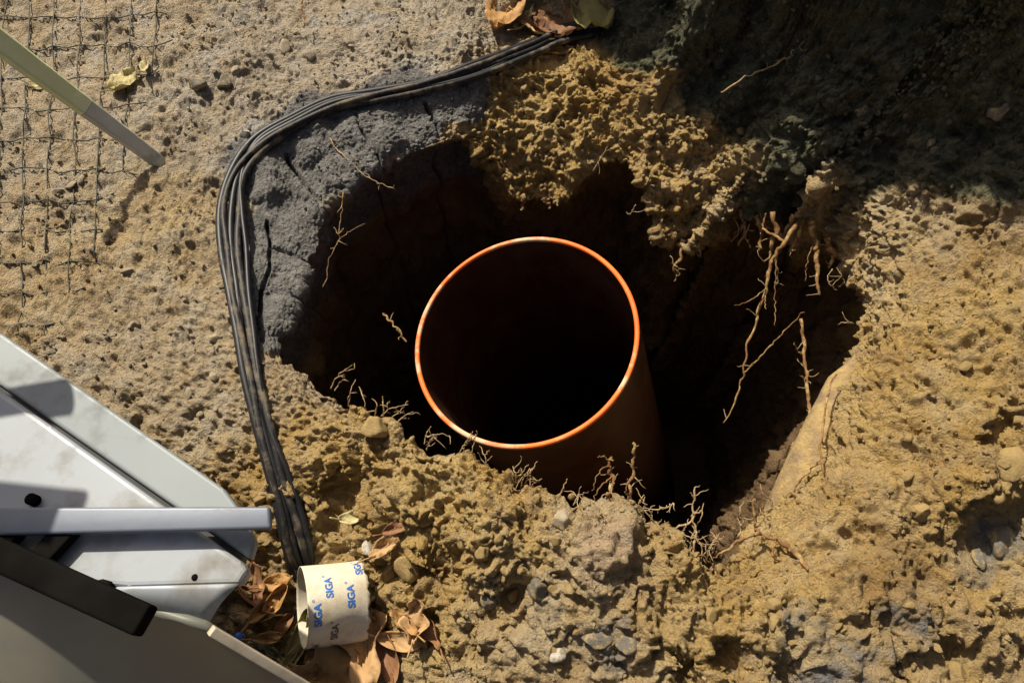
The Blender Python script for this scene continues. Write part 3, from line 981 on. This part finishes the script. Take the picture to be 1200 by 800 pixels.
def tube_pt(ang, x, r=TR):
    """ang 0 is the crown, positive towards the viewer's side"""
    k = 1 + 0.03 * math.sin(2 * ang + 1.0) + 0.02 * math.sin(3 * ang + x * 30)
    dent = 0.006 * math.exp(-((ang - .9) / .35) ** 2 - ((x - TL * .75) / .03) ** 2)
    return cA + cAx * x + (cU * math.cos(ang) - cW * math.sin(ang) * SGN) * (r * k - dent)


SGN = 1 if (-cW).y < 0 else -1
vs, fs = [], []
na, nx = 96, 26
edge = [0.002 * math.sin(k * .7) + 0.0015 * math.sin(k * 1.9) for k in range(na)]
for r in (TR, TR - .0016):
    for i in range(nx):
        for k in range(na):
            x = TL * i / (nx - 1) + (edge[k] if i == nx - 1 else 0)
            vs.append(tube_pt(2 * math.pi * k / na, x, r))
n1 = na * nx
for i in range(nx - 1):
    for k in range(na):
        a, b, c, d = i * na + k, i * na + (k + 1) % na, (i + 1) * na + (k + 1) % na, (i + 1) * na + k
        fs.append((a, b, c, d))
        fs.append((n1 + d, n1 + c, n1 + b, n1 + a))
for k in range(na):
    fs.append((k, n1 + k, n1 + (k + 1) % na, (k + 1) % na))
    q = (nx - 1) * na
    fs.append((q + k, q + (k + 1) % na, n1 + q + (k + 1) % na, n1 + q + k))
mesh_obj('paper_sheet', vs, fs, M['paper'], ptube)

fc = bpy.data.curves.new('print_text', 'FONT')
fc.body = 'SIGA'
fc.size = 0.0175
fc.offset = 0.0006
fo = bpy.data.objects.new('print_text', fc)
COL.objects.link(fo)
dg = bpy.context.evaluated_depsgraph_get()
tm = bpy.data.meshes.new_from_object(fo.evaluated_get(dg))
bmt = bmesh.new()
bmt.from_mesh(tm)
bmesh.ops.subdivide_edges(bmt, edges=[e for e in bmt.edges if e.calc_length() > .005], cuts=2)
bmesh.ops.triangulate(bmt, faces=bmt.faces)
txt_v = [v.co.copy() for v in bmt.verts]
txt_f = [tuple(v.index for v in f.verts) for f in bmt.faces]
bmt.free()
COL.objects.unlink(fo)
bpy.data.objects.remove(fo)
fc2 = max(v.x for v in txt_v)


def print_word(ang0, x0, mat):
    """word running round the tube, read from below upwards"""
    vv = []
    for v in txt_v:
        a = ang0 - v.x / TR
        vv.append(tube_pt(a, x0 - v.y, TR + .0005))
    mesh_obj('printed_word', vv, txt_f, mat, ptube)
    # the small trade mark ring after the word
    rv, rf = [], []
    for k in range(12):
        an = 2 * math.pi * k / 12
        for rr in (.0022, .0013):
            rv.append(tube_pt(ang0 - (fc2 + .004 + rr * math.cos(an)) / TR, x0 - .0125 + rr * math.sin(an), TR + .0005))
    for k in range(12):
        b = (k + 1) % 12
        rf.append((2 * k, 2 * b, 2 * b + 1, 2 * k + 1))
    mesh_obj('printed_mark', rv, rf, mat, ptube)


for (a, x, mt) in ((0.62, .022, 'ink'), (0.02, .044, 'ink'), (0.30, .080, 'ink'), (-0.45, .100, 'ink'), (1.15, .052, 'ink_dark'), (1.75, .022, 'ink_dark'),
                   (1.95, .056, 'ink_dark')):
    print_word(a, x, M[mt])

# ------------------------------------------------------------------ dry leaves


def leaf(name, px, py, lift, length, width, yaw, curl, fold, mt, label, pitch=0.0, roll=0.0, lobes=0, group='dry leaves around the pit', seed=0):
    r = random.Random(seed)
    q, n = on_ground(px, py)
    loc = q + Vector((0, 0, lift))
    e = empty(name, q, label, 'leaf', group)
    n_l, n_w = 16, 9
    R = Matrix.Translation(loc) @ Matrix.Rotation(yaw, 4, 'Z') @ Matrix.Rotation(pitch, 4, 'Y') @ Matrix.Rotation(roll, 4, 'X')
    vs, fs = [], []
    ph = r.uniform(0, 6)
    mid = []
    for i in range(n_l):
        f = i / (n_l - 1)
        w = width * (math.sin(math.pi * (0.04 + 0.96 * f) ** 0.85) ** 0.75 + 0.02)
        if lobes:
            w *= 1 + 0.38 * math.sin(f * math.pi * 2 * lobes + ph)
        cx = length * (f - .5)
        cz = curl * length * ((f - .5) ** 2 * 4 - 0.4)
        mid.append(R @ Vector((cx, 0, cz - .0012)))
        for j in range(n_w):
            g = j / (n_w - 1) * 2 - 1
            y = g * w / 2
            a = fold * abs(g)
            z = cz + math.sin(a) * abs(y) + 0.09 * width * math.sin(f * 9 + g * 3 + ph) + 0.06 * width * math.sin(f * 19 + g * 8 + ph * 2) + r.uniform(-.035, .035) * width
            vs.append(R @ Vector((cx + 0.12 * length * abs(g) * math.sin(f * math.pi), y * math.cos(a), z)))
    for i in range(n_l - 1):
        for j in range(n_w - 1):
            fs.append((i * n_w + j, i * n_w + j + 1, (i + 1) * n_w + j + 1, (i + 1) * n_w + j))
    b = mesh_obj('blade', vs, fs, M['leaf_' + mt], e)
    sol = b.modifiers.new('thickness', 'SOLIDIFY')
    sol.thickness = 0.0009
    stalk = [R @ Vector((-length * (.5 + .28 * k / 4), 0.01 * length * k, curl * length * .6 + .004 * k)) for k in range(4, 0, -1)]
    p = np.array([tuple(v) for v in stalk] + [tuple(v) for v in mid[:-1]])
    vs, fs = tube_data(p, np.linspace(0.0017, 0.0006, len(p)), 5)
    mesh_obj('midrib', vs, fs, M['leaf_' + mt], e)
    return e


LG = 'dry leaves gathered round the paper tube'
D = math.radians
leaf('dry_leaf', 432, 752, .05, .17, .085, D(104), .06, .35, 'tan', 'long tan leaf propped upright against the printed paper tube', pitch=D(14), roll=D(-12), lobes=2, group=LG, seed=3)
leaf('dry_leaf', 388, 788, .035, .13, .095, D(28), .12, .35, 'orange', 'broad orange-brown folded leaf lying below the paper tube', lobes=2, group=LG, seed=4)
leaf('dry_leaf', 352, 750, .020, .12, .035, D(72), .16, .9, 'olive', 'crumpled olive-green leaf against the paper tube', group=LG, seed=5, pitch=D(-15))
leaf('dry_leaf', 340, 778, .016, .11, .035, D(50), .12, .8, 'yellow', 'narrow yellowish leaf under the crumpled olive one', group=LG, seed=6)
leaf('dry_leaf', 318, 748, .016, .055, .028, D(8), .2, .7, 'orange', 'small curled orange leaf beside the machine edge strip', group=LG, seed=7)
leaf('dry_leaf', 327, 684, .018, .060, .036, D(20), .2, .5, 'orange', 'small golden leaf lying between paper tube and machine corner', group=LG, seed=8)
leaf('dry_leaf', 300, 700, .010, .070, .032, D(-30), .15, .6, 'brown', 'dark brown curled leaf in the hollow beside the machine', group=LG, seed=9)
leaf('dry_leaf', 488, 728, .022, .075, .05, D(85), .15, .6, 'tan', 'crinkled star-shaped tan leaf on the mound side', pitch=D(-12), lobes=2, group=LG, seed=10)
leaf('dry_leaf', 470, 752, .012, .085, .038, D(-10), .1, .5, 'tan', 'pale tan leaf half buried below the star-shaped one', group=LG, seed=11)
leaf('dry_leaf', 455, 770, .014, .10, .05, D(-70), .14, .7, 'brown', 'dark leaf hanging below the long propped tan leaf', group=LG, seed=12)
leaf('dry_leaf', 420, 792, .014, .09, .055, D(10), .12, .5, 'orange', 'orange leaf at the foot of the long tan leaf', group=LG, seed=13)
leaf('dry_leaf', 455, 640, .016, .075, .038, D(40), .12, .6, 'tan', 'small tan leaf on the mound just above the paper tube', group=LG, seed=14)
leaf('dry_leaf', 415, 608, .014, .05, .03, D(10), .15, .5, 'yellow', 'tiny straw-coloured leaf near the cable bundle end', group=LG, seed=15)
leaf('dry_leaf', 468, 618, .012, .06, .028, D(30), .1, .4, 'brown', 'small brown leaf in the hollow of the mound', group=LG, seed=16)
lr = random.Random(9)
for k in range(16):
    px_, py_ = [(300, 725), (312, 712), (333, 735), (322, 765), (345, 795), (368, 792), (405, 770), (440, 700), (436, 765), (470, 730),
                (500, 738), (448, 788), (375, 765), (330, 705), (308, 690), (412, 755)][k]
    leaf('dry_leaf', px_ + lr.uniform(-4, 4), py_ + lr.uniform(-4, 4), .012 + .012 * lr.random(), lr.uniform(.045, .09), lr.uniform(.025, .05), lr.uniform(0, 6.28), lr.uniform(.1, .28),
         lr.uniform(.5, 1.1), ['tan', 'orange', 'brown', 'yellow'][k % 4], 'small crumpled %s dry leaf in the litter heap round the paper tube' % ['tan', 'orange', 'brown', 'yellowish'][k % 4], pitch=lr.uniform(-.5, .5), roll=lr.uniform(-.5, .5),
         lobes=lr.choice([0, 2, 3]), group='%s leaf litter round the paper tube' % ['tan', 'orange', 'brown', 'yellowish'][k % 4], seed=40 + k)
TG = 'dry leaves by the cable end'
leaf('dry_leaf', 592, 20, .02, .15, .11, D(65), .12, .45, 'orange', 'big orange-brown leaf beside the cables, next to the bank foot', group=TG, seed=20)
leaf('dry_leaf', 634, 46, .03, .125, .055, D(-22), .14, .5, 'tan', 'pale tan jagged leaf lying over the cable ends', pitch=D(8), lobes=3, group=TG, seed=21)
leaf('dry_leaf', 614, 34, .025, .10, .035, D(60), .2, .8, 'yellow', 'thin yellowish curled leaf between the two large leaves', group=TG, seed=22)
leaf('dry_leaf', 660, 34, .02, .16, .10, D(5), .10, .3, 'brown', 'wide dark brown leaf in shade behind the cable ends', group=TG, seed=23)
leaf('dry_leaf', 694, 36, .04, .13, .10, D(-50), .12, .3, 'olive', 'olive-green leaf standing at the bank foot', pitch=D(-15), group=TG, seed=24)
leaf('dry_leaf', 655, 64, .012, .075, .032, D(10), .12, .5, 'orange', 'reddish leaf lying under the cable ends on the pit lip', group=TG, seed=25)
leaf('dry_leaf', 150, 102, .02, .085, .06, D(60), .12, .4, 'yellow', 'pale torn leaf caught in the netting beside the stake', group='leaves in the netting', seed=30)
leaf('dry_leaf', 49, 104, .012, .040, .022, D(10), .2, .5, 'yellow', 'small yellow leaf lying in the netting mesh', group='leaves in the netting', seed=31)
leaf('dry_leaf', 172, 82, .012, .05, .025, D(100), .2, .5, 'yellow', 'narrow straw-coloured leaf at the netting border', group='leaves in the netting', seed=32)

# small blue plastic scrap
q, n = on_ground(281, 748)
sc_ = empty('bottle_cap', q, 'small blue plastic cap lying beside the pale edge strip', 'cap')
vs, fs = tube_data([q + Vector((0, 0, .004)), q + Vector((.003, .001, .016)), q + Vector((.0035, .001, .018))], [.0105, .0100, .006], 18)
mesh_obj('cap_shell', vs, fs, M['blue'], sc_)
vs, fs = tube_data([q + Vector((0, 0, .003)), q + Vector((.0004, 0, .0055))], [.0115, .0113], 18)
mesh_obj('cap_ring', vs, fs, M['stone_pale'], sc_)

# ------------------------------------------------------------------ roots


def root(pts, r0, r1, label, group=None, mt='root', branches=(), wob=.003, n=None, hair=None):
    """pts: (px, py, z) along the root; branches: (fraction, [(px,py,z)...], radius)"""
    base = [P(*p) for p in pts]
    n = n or 8 * len(pts)
    path = spline([tuple(b) for b in base], n)
    nz = np.array([[random.gauss(0, wob) for _ in range(3)] for _ in range(n)])
    nz[0] = 0
    path = path + np.apply_along_axis(lambda c: np.convolve(np.pad(c, 1, 'edge'), [.25, .5, .25], 'valid'), 0, nz)
    r0, r1 = r0 * .66, r1 * .62
    radii = np.linspace(r0, r1, n) * (1 + 0.30 * np.array([random.uniform(-1, 1) for _ in range(n)]))
    e = empty('root', path[0].tolist(), label, 'root', group)
    vs, fs = tube_data(path, radii, 7)
    mesh_obj('main_stem', vs, fs, M[mt], e)
    for (f, bp, br) in branches:
        p0 = path[int(f * (n - 1))]
        bpath = spline([tuple(p0)] + [tuple(P(*b)) for b in bp], 7 * (len(bp) + 1))
        bpath[1:] += np.random.default_rng(int(f * 100) + len(bp)).normal(0, .0012, bpath[1:].shape)
        vs, fs = tube_data(bpath, np.linspace(br * .8, br * .35, len(bpath)), 6)
        mesh_obj('rootlet', vs, fs, M['rootlet' if mt == 'rootlet' else mt], e)
    # hair roots
    hr = random.Random(int(pts[0][0] * 7 + pts[0][1]))
    for _ in range(hair if hair is not None else 3 + int(len(pts) * .8)):
        k = hr.randrange(n // 5, n)
        p = path[k].copy()
        dv_ = np.array([hr.gauss(0, 1), hr.gauss(0, 1), hr.gauss(0, .6)])
        dv_ /= np.linalg.norm(dv_)
        L = hr.uniform(.012, .035)
        hp_ = [p]
        for q_ in range(5):
            dv_ = dv_ + np.array([hr.gauss(0, .35), hr.gauss(0, .35), hr.gauss(0, .3)])
            dv_ /= np.linalg.norm(dv_)
            hp_.append(hp_[-1] + dv_ * L / 5)
        vs, fs = tube_data(np.array(hp_), np.linspace(.0011, .0005, 6), 5)
        mesh_obj('rootlet', vs, fs, M['rootlet'], e)
    return e


root([(935, 262, -.06), (915, 290, -.09), (903, 310, -.12), (897, 340, -.15), (886, 375, -.18), (873, 420, -.21), (868, 450, -.24), (849, 497, -.28)], .0085, .0025,
     'longest brown root dangling over the pit from the overhanging soil', branches=[
         (.42, [(880, 352, -.14), (862, 358, -.13)], .002), (.45, [(897, 362, -.14)], .002),
         (.80, [(885, 424, -.2), (903, 405, -.17), (925, 382, -.13), (942, 366, -.1)], .0028), (.12, [(895, 268, -.1), (898, 250, -.08)], .005), (.22, [(908, 350, -.16), (909, 382, -.18)], .0022)])
root([(955, 600, -.14), (950, 560, -.12), (948, 500, -.11), (945, 450, -.10), (942, 415, -.09), (939, 376, -.07)], .0065, .0055,
     'thick upright root stub at the right side of the pit mouth', branches=[(.80, [(934, 410, -.08), (931, 402, -.06)], .0025), (.62, [(938, 440, -.08)], .002)])
root([(975, 600, .0), (968, 560, .0), (962, 520, .0), (968, 470, .0), (978, 440, .0)], .004, .0025, 'thin dark root lying along the half-buried old pipe')
root([(920, 590, -.07), (938, 565, -.04), (955, 545, -.02), (975, 530, .0)], .0035, .002, 'short root crossing the half-buried old pipe sideways')
root([(950, 260, -.04), (955, 285, -.07), (957, 310, -.09), (960, 346, -.11)], .013, .005, 'stubby soil-caked root hanging beside the longest brown one', branches=[(.3, [(946, 305, -.09), (944, 330, -.11)], .002)])
root([(715, 600, .04), (713, 580, .05), (718, 560, .055), (712, 545, .065), (716, 534, .07)], .0075, .003, 'knobbly thick root standing on the rim below the pipe', branches=[
    (.55, [(700, 575, .07), (695, 600, .05)], .002), (.75, [(703, 552, .07), (694, 575, .06)], .002), (.9, [(719, 540, .08)], .002), (.85, [(708, 534, .08), (701, 536, .08)], .002)])
root([(735, 600, .05), (739, 570, .065), (742, 545, .08), (743, 518, .10)], .0052, .0045, 'straight bare root standing upright on the rim beside the knobbly one', branches=[
    (.2, [(733, 575, .075), (737, 560, .085)], .0022), (.95, [(748, 522, .1)], .0015), (.1, [(728, 600, .06), (724, 612, .05)], .002)])
root([(812, 652, .03), (815, 630, .04), (813, 605, .05), (814, 570, .07)], .0035, .0026, 'forked pale root rising at the lowest notch of the pit rim', mt='rootlet', branches=[
    (.3, [(826, 640, .04), (830, 635, .05)], .0016), (.35, [(800, 625, .04), (803, 618, .05)], .0018), (.9, [(809, 578, .07)], .0014)])
root([(750, 622, .045), (775, 620, .045), (800, 615, .045), (815, 603, .05), (823, 598, .055)], .0035, .0022, 'pale root arching sideways over the notch of the pit rim', mt='rootlet', branches=[
    (.35, [(790, 632, .04), (806, 642, .03)], .002), (.55, [(800, 628, .04), (805, 640, .04)], .0018), (.2, [(775, 608, .05)], .0015), (.1, [(755, 612, .06)], .0015)])
root([(740, 600, .055), (760, 597, .06), (780, 595, .065), (785, 592, .07), (792, 591, .07)], .0022, .0014, 'thin straight pale root pointing out over the pit from the rim', mt='rootlet')
root([(968, 700, .045), (940, 655, .045), (915, 635, .04), (893, 625, .03), (885, 615, .03), (882, 582, .05)], .0085, .003, 'long bent root crawling down the mound into the pit notch', branches=[
    (.62, [(870, 632, .03), (845, 648, .02), (832, 656, .02)], .0045), (.45, [(905, 650, .04), (915, 658, .03), (935, 662, .03)], .003), (.75, [(895, 608, .02), (893, 590, .03)], .0022)])
root([(864, 633, .02), (868, 610, .04), (870, 588, .06)], .0025, .0018, 'short upright pale rootlet where the bent root crosses the notch', mt='rootlet', branches=[(.3, [(860, 620, .04), (854, 612, .05)], .0015)])
root([(378, 338, -.10), (388, 300, -.08), (397, 278, -.06), (400, 250, -.04), (402, 225, -.02)], .0014, .0024, 'thin reddish root hanging down the grey clay face', branches=[(.5, [(412, 270, -.06), (428, 262, -.05)], .0016)])
root([(385, 158, -.005), (400, 180, -.01), (420, 200, -.02), (440, 212, -.03), (462, 221, -.04)], .0026, .0018, 'pale thin root curving across the grey clay lip', mt='rootlet', branches=[(.1, [(398, 165, 0)], .0014)])
root([(450, 367, -.20), (462, 382, -.20), (476, 402, -.20)], .0042, .0034, 'short brown root stub touching the pipe side')
root([(845, 108, .12), (880, 88, .16), (915, 72, .19), (930, 60, .21), (943, 48, .23)], .0032, .0022, 'pale bare root lying across the dark shaded bank', mt='rootlet')
root([(353, -6, .06), (355, 14, .045), (356, 32, .04)], .0036, .0028, 'short brown stick upright in the ground beyond the cables')
root([(1045, 535, .075), (1052, 540, .075), (1060, 548, .07)], .0015, .001, 'hair-thin dark root on the right sandy slope')
root([(740, 195, -.06), (752, 180, -.04), (758, 168, -.02)], .003, .002, 'short brown root poking from the gap between soil lumps')
root([(785, 300, -.19), (795, 318, -.21), (790, 328, -.23)], .0018, .0014, 'thin pale rootlet dangling below the right soil lump', mt='rootlet')

for pts in ([(905, 248, -.06), (912, 270, -.09), (904, 292, -.12), (900, 306, -.14)], [(930, 250, -.05), (934, 275, -.08), (924, 298, -.11)], [(868, 245, -.12), (872, 265, -.15), (866, 284, -.17)],
            [(886, 252, -.12), (892, 276, -.15), (889, 296, -.17)], [(800, 280, -.19), (796, 300, -.21), (790, 316, -.23)], [(822, 262, -.17), (818, 284, -.19), (821, 300, -.21)],
            [(640, 232, -.19), (644, 246, -.21)], [(612, 230, -.18), (614, 248, -.21)], [(970, 280, -.06), (974, 300, -.08), (970, 316, -.1)]):
    root(pts, .011, .004, 'lumpy soil-caked root stub hanging from the far pit rim', 'soil-caked stubs at the far rim', 'root', wob=.006, n=16, hair=3)
RG = 'fine rootlets along the pit rim'
random.seed(5)
fine_roots = [([(388, 455, .0), (396, 440, .02), (412, 428, .03)], [(.5, [(404, 441, .02)], .0012)]), ([(392, 458, .0), (400, 446, .01), (405, 445, .02)], []),
              ([(447, 488, .02), (458, 478, .03), (478, 474, .04)], []), ([(452, 492, .02), (468, 482, .03), (478, 470, .04)], []), ([(462, 500, .03), (470, 490, .04), (484, 482, .05)], [(.6, [(480, 490, .04)], .001)]),
              ([(497, 520, .04), (500, 508, .05), (505, 500, .06)], [(.4, [(512, 512, .05)], .001)]), ([(620, 574, .07), (622, 562, .08), (621, 556, .09)], []),
              ([(655, 586, .06), (660, 572, .08), (665, 560, .09)], []), ([(672, 592, .06), (678, 580, .07), (680, 570, .08)], [(.6, [(690, 576, .08)], .001)]), ([(684, 594, .06), (682, 580, .08)], []),
              ([(755, 616, .05), (764, 608, .06), (760, 596, .07)], []), ([(838, 650, .02), (842, 636, .03), (848, 628, .04)], []), ([(895, 600, -.1), (905, 590, -.08), (893, 575, -.06)], []),
              ([(900, 610, -.08), (890, 595, -.08), (886, 584, -.06)], []), ([(500, 512, .05), (515, 508, .05), (528, 512, .05)], [])]
rr_ = random.Random(77)
RIMP = [p for p in INNER if 400 <= p[0] <= 860 and p[1] > 460]
for k in range(26):
    a_ = rr_.randrange(len(RIMP) - 1)
    f_ = rr_.random()
    x_, y_, z_ = [RIMP[a_][i] * (1 - f_) + RIMP[a_ + 1][i] * f_ for i in range(3)]
    dx_, ln_ = rr_.uniform(-12, 16), rr_.uniform(10, 30)
    fine_roots.append(([(x_, y_ + 5, z_ - .01), (x_ + dx_ * .4, y_ - ln_ * .5, z_ + .015), (x_ + dx_, y_ - ln_, z_ + rr_.uniform(.0, .035))],
                       [(.6, [(x_ + dx_ * .3 + rr_.uniform(4, 10), y_ - ln_ * .8, z_ + .02)], .001)] if k % 2 else []))
for pts, br in fine_roots:
    root(pts, .0019, .0011, 'fine pale rootlet sprouting from the near rim of the pit', RG, 'rootlet', br, wob=.0012, hair=2)
HG = 'rootlets under the far overhang'
for pts in ([(860, 255, -.14), (866, 270, -.16), (858, 282, -.17)], [(878, 262, -.14), (874, 278, -.16), (880, 290, -.17)], [(888, 240, -.1), (893, 258, -.12), (899, 268, -.13)], [(920, 270, -.1), (928, 286, -.12), (926, 300, -.14)],
            [(975, 315, -.08), (970, 328, -.09), (980, 340, -.1)], [(985, 318, -.07), (990, 330, -.09)], [(905, 300, -.12), (912, 318, -.14), (908, 332, -.15)], [(815, 285, -.19), (818, 300, -.21)], [(985, 378, -.07), (1000, 378, -.06)],
            [(695, 200, -.1), (704, 185, -.07), (712, 172, -.05)], [(745, 240, -.13), (738, 252, -.15)]):
    root(pts, .0020, .0011, 'fine rootlet dangling under the overhanging soil at the far rim', HG, 'rootlet', wob=.0014, hair=3)

# ------------------------------------------------------------------ stones
stone_meshes = []
for s_ in range(7):
    bm = bmesh.new()
    bmesh.ops.create_icosphere(bm, subdivisions=3, radius=1)
    rs = random.Random(100 + s_)
    ax = [Vector((rs.gauss(0, 1), rs.gauss(0, 1), rs.gauss(0, 1))).normalized() for _ in range(12)]
    of = [rs.uniform(.5, .9) for _ in ax]
    for v in bm.verts:
        for a_, o_ in zip(ax, of):
            dd = v.co.dot(a_) - o_
            if dd > 0:
                v.co -= a_ * dd * .92
    pp = np.array([tuple(v.co) for v in bm.verts], np.float32) + s_ * 7.3
    nn = perlin(pp, .9, s_) * .16 + perlin(pp, .38, s_ + 20) * .10 + (np.abs(perlin(pp, .2, s_ + 40)) - .2) * .10
    for v, k in zip(bm.verts, nn):
        v.co *= 1 + float(k)
    m2 = bpy.data.meshes.new('stone')
    bm.to_mesh(m2)
    bm.free()
    m2.polygons.foreach_set('use_smooth', [True] * len(m2.polygons))
    m2.materials.append(M['stone_beige'])
    stone_meshes.append(m2)


def stone(px, py, size, mt, label, group, sink=.42, flat=.7, seed=0, name='stone'):
    rs = random.Random(seed * 31 + int(px))
    q, n = on_ground(px, py)
    o = bpy.data.objects.new(name, stone_meshes[rs.randrange(7)])
    o.location = q + Vector((0, 0, size * flat * (0.5 - sink)))
    o.scale = (size, size * rs.uniform(.6, .85), size * flat)
    o.rotation_euler = (rs.uniform(-.3, .3), rs.uniform(-.3, .3), rs.uniform(0, 6.28))
    link(o, None, label, 'stone' if name == 'stone' else 'clod', group)
    o.material_slots[0].link = 'OBJECT'
    o.material_slots[0].material = M['stone_' + mt]
    return o


stone(333, 56, .024, 'beige', 'smooth beige pebble beyond the cables, left of the other one near the stick', None)
stone(363, 66, .018, 'beige', 'grey-beige pebble beyond the cables on the stick side', None)
stone(288, 157, .019, 'pale', 'whitish pebble touching the outside of the cable bend', None)
stone(270, 277, .012, 'pale', 'pale pebble wedged between the cables', None)
stone(232, 100, .030, 'grey', 'grey broken stone on the bare soil between netting and cables', None)
stone(262, 98, .026, 'grey', 'flat grey stone beside the grey broken one', None)
stone(318, 505, .014, 'grey', 'grey pebble pressed against the outer cable', None)
stone(432, 643, .016, 'pale', 'pale yellow stone just above the paper tube', None, sink=.1)
stone(478, 665, .030, 'ochre', 'long ochre stone leaning on the mound above the paper tube', None)
stone(455, 670, .020, 'ochre', 'rounded ochre stone next to the long one on the mound', None)
stone(653, 768, .017, 'pale', 'white angular stone chip on the near slope of the mound', None, sink=.1)
stone(630, 690, .026, 'grey', 'large grey clod in the middle of the near mound', None, name='clod')
stone(573, 700, .024, 'grey', 'dark grey clod left of the large grey one on the mound', None, name='clod')
stone(700, 748, .028, 'grey', 'cracked dark grey clod low on the near mound', None, name='clod')
stone(735, 755, .024, 'grey', 'dark grey clod touching the cracked one', None, name='clod')
stone(1187, 543, .034, 'ochre', 'flat slab of hard ochre soil on the right slope', None, flat=.35, name='clod')
stone(1145, 655, .026, 'grey', 'dark grey clod on the lower right slope', None, name='clod')
stone(1172, 632, .032, 'grey', 'larger dark grey clod uphill of its grey neighbour', None, name='clod')
stone(1170, 130, .030, 'grey', 'rounded stone lodged in the shaded bank', None)
stone(330, 420, .022, 'grey', 'small grey clod on the pit corner beside the cables', None, name='clod')
stone(440, 500, .034, 'ochre', 'rounded ochre clod bulging from the near pit rim', None, name='clod')
stone(1080, 600, .022, 'ochre', 'ochre clod in the middle of the right sandy slope', None, name='clod')
stone(660, 610, .022, 'beige', 'beige clod on the crest of the near mound', None, name='clod')
random.seed(21)
ZONES = [((20, 200, 150, 360), 'beige', 'small beige pebble on the flat soil below the netting', 'pebbles below the netting', 10),
         ((210, 10, 540, 90), 'beige', 'small pebble on the flat soil beyond the cables', 'pebbles beyond the cables', 18),
         ((150, 300, 255, 540), 'beige', 'small pebble on the packed soil between cables and machine', 'pebbles between cables and machine', 12),
         ((285, 560, 330, 740), 'ochre', 'small lump of soil in the hollow beside the machine corner', 'lumps by the machine corner', 10),
         ((480, 580, 720, 790), 'ochre', 'small ochre lump on the near mound', 'lumps on the near mound', 22),
         ((800, 690, 1190, 790), 'ochre', 'small ochre lump at the foot of the right slope', 'lumps at the foot of the right slope', 22),
         ((1060, 380, 1190, 600), 'ochre', 'small ochre lump on the right sandy slope', 'lumps on the right slope', 12),
         ((600, 90, 700, 220), 'ochre', 'crumbly ochre lump clinging to the far pit wall', 'lumps on the far pit wall', 12),
         ((780, 130, 880, 240), 'ochre', 'crumbly ochre lump on the overhang right of the gap', 'lumps on the overhang', 12),
         ((760, 10, 1190, 220), 'grey', 'dark lump of earth in the shaded bank', 'lumps in the shaded bank', 26)]
for (x0, y0, x1, y1), mt, lab, grp, n in ZONES:
    for k in range(n):
        stone(random.uniform(x0, x1), random.uniform(y0, y1), .0065 + .011 * random.random() ** 2.2, mt, lab, grp, sink=.3, seed=k,
              name='stone' if 'pebble' in lab else 'clod')
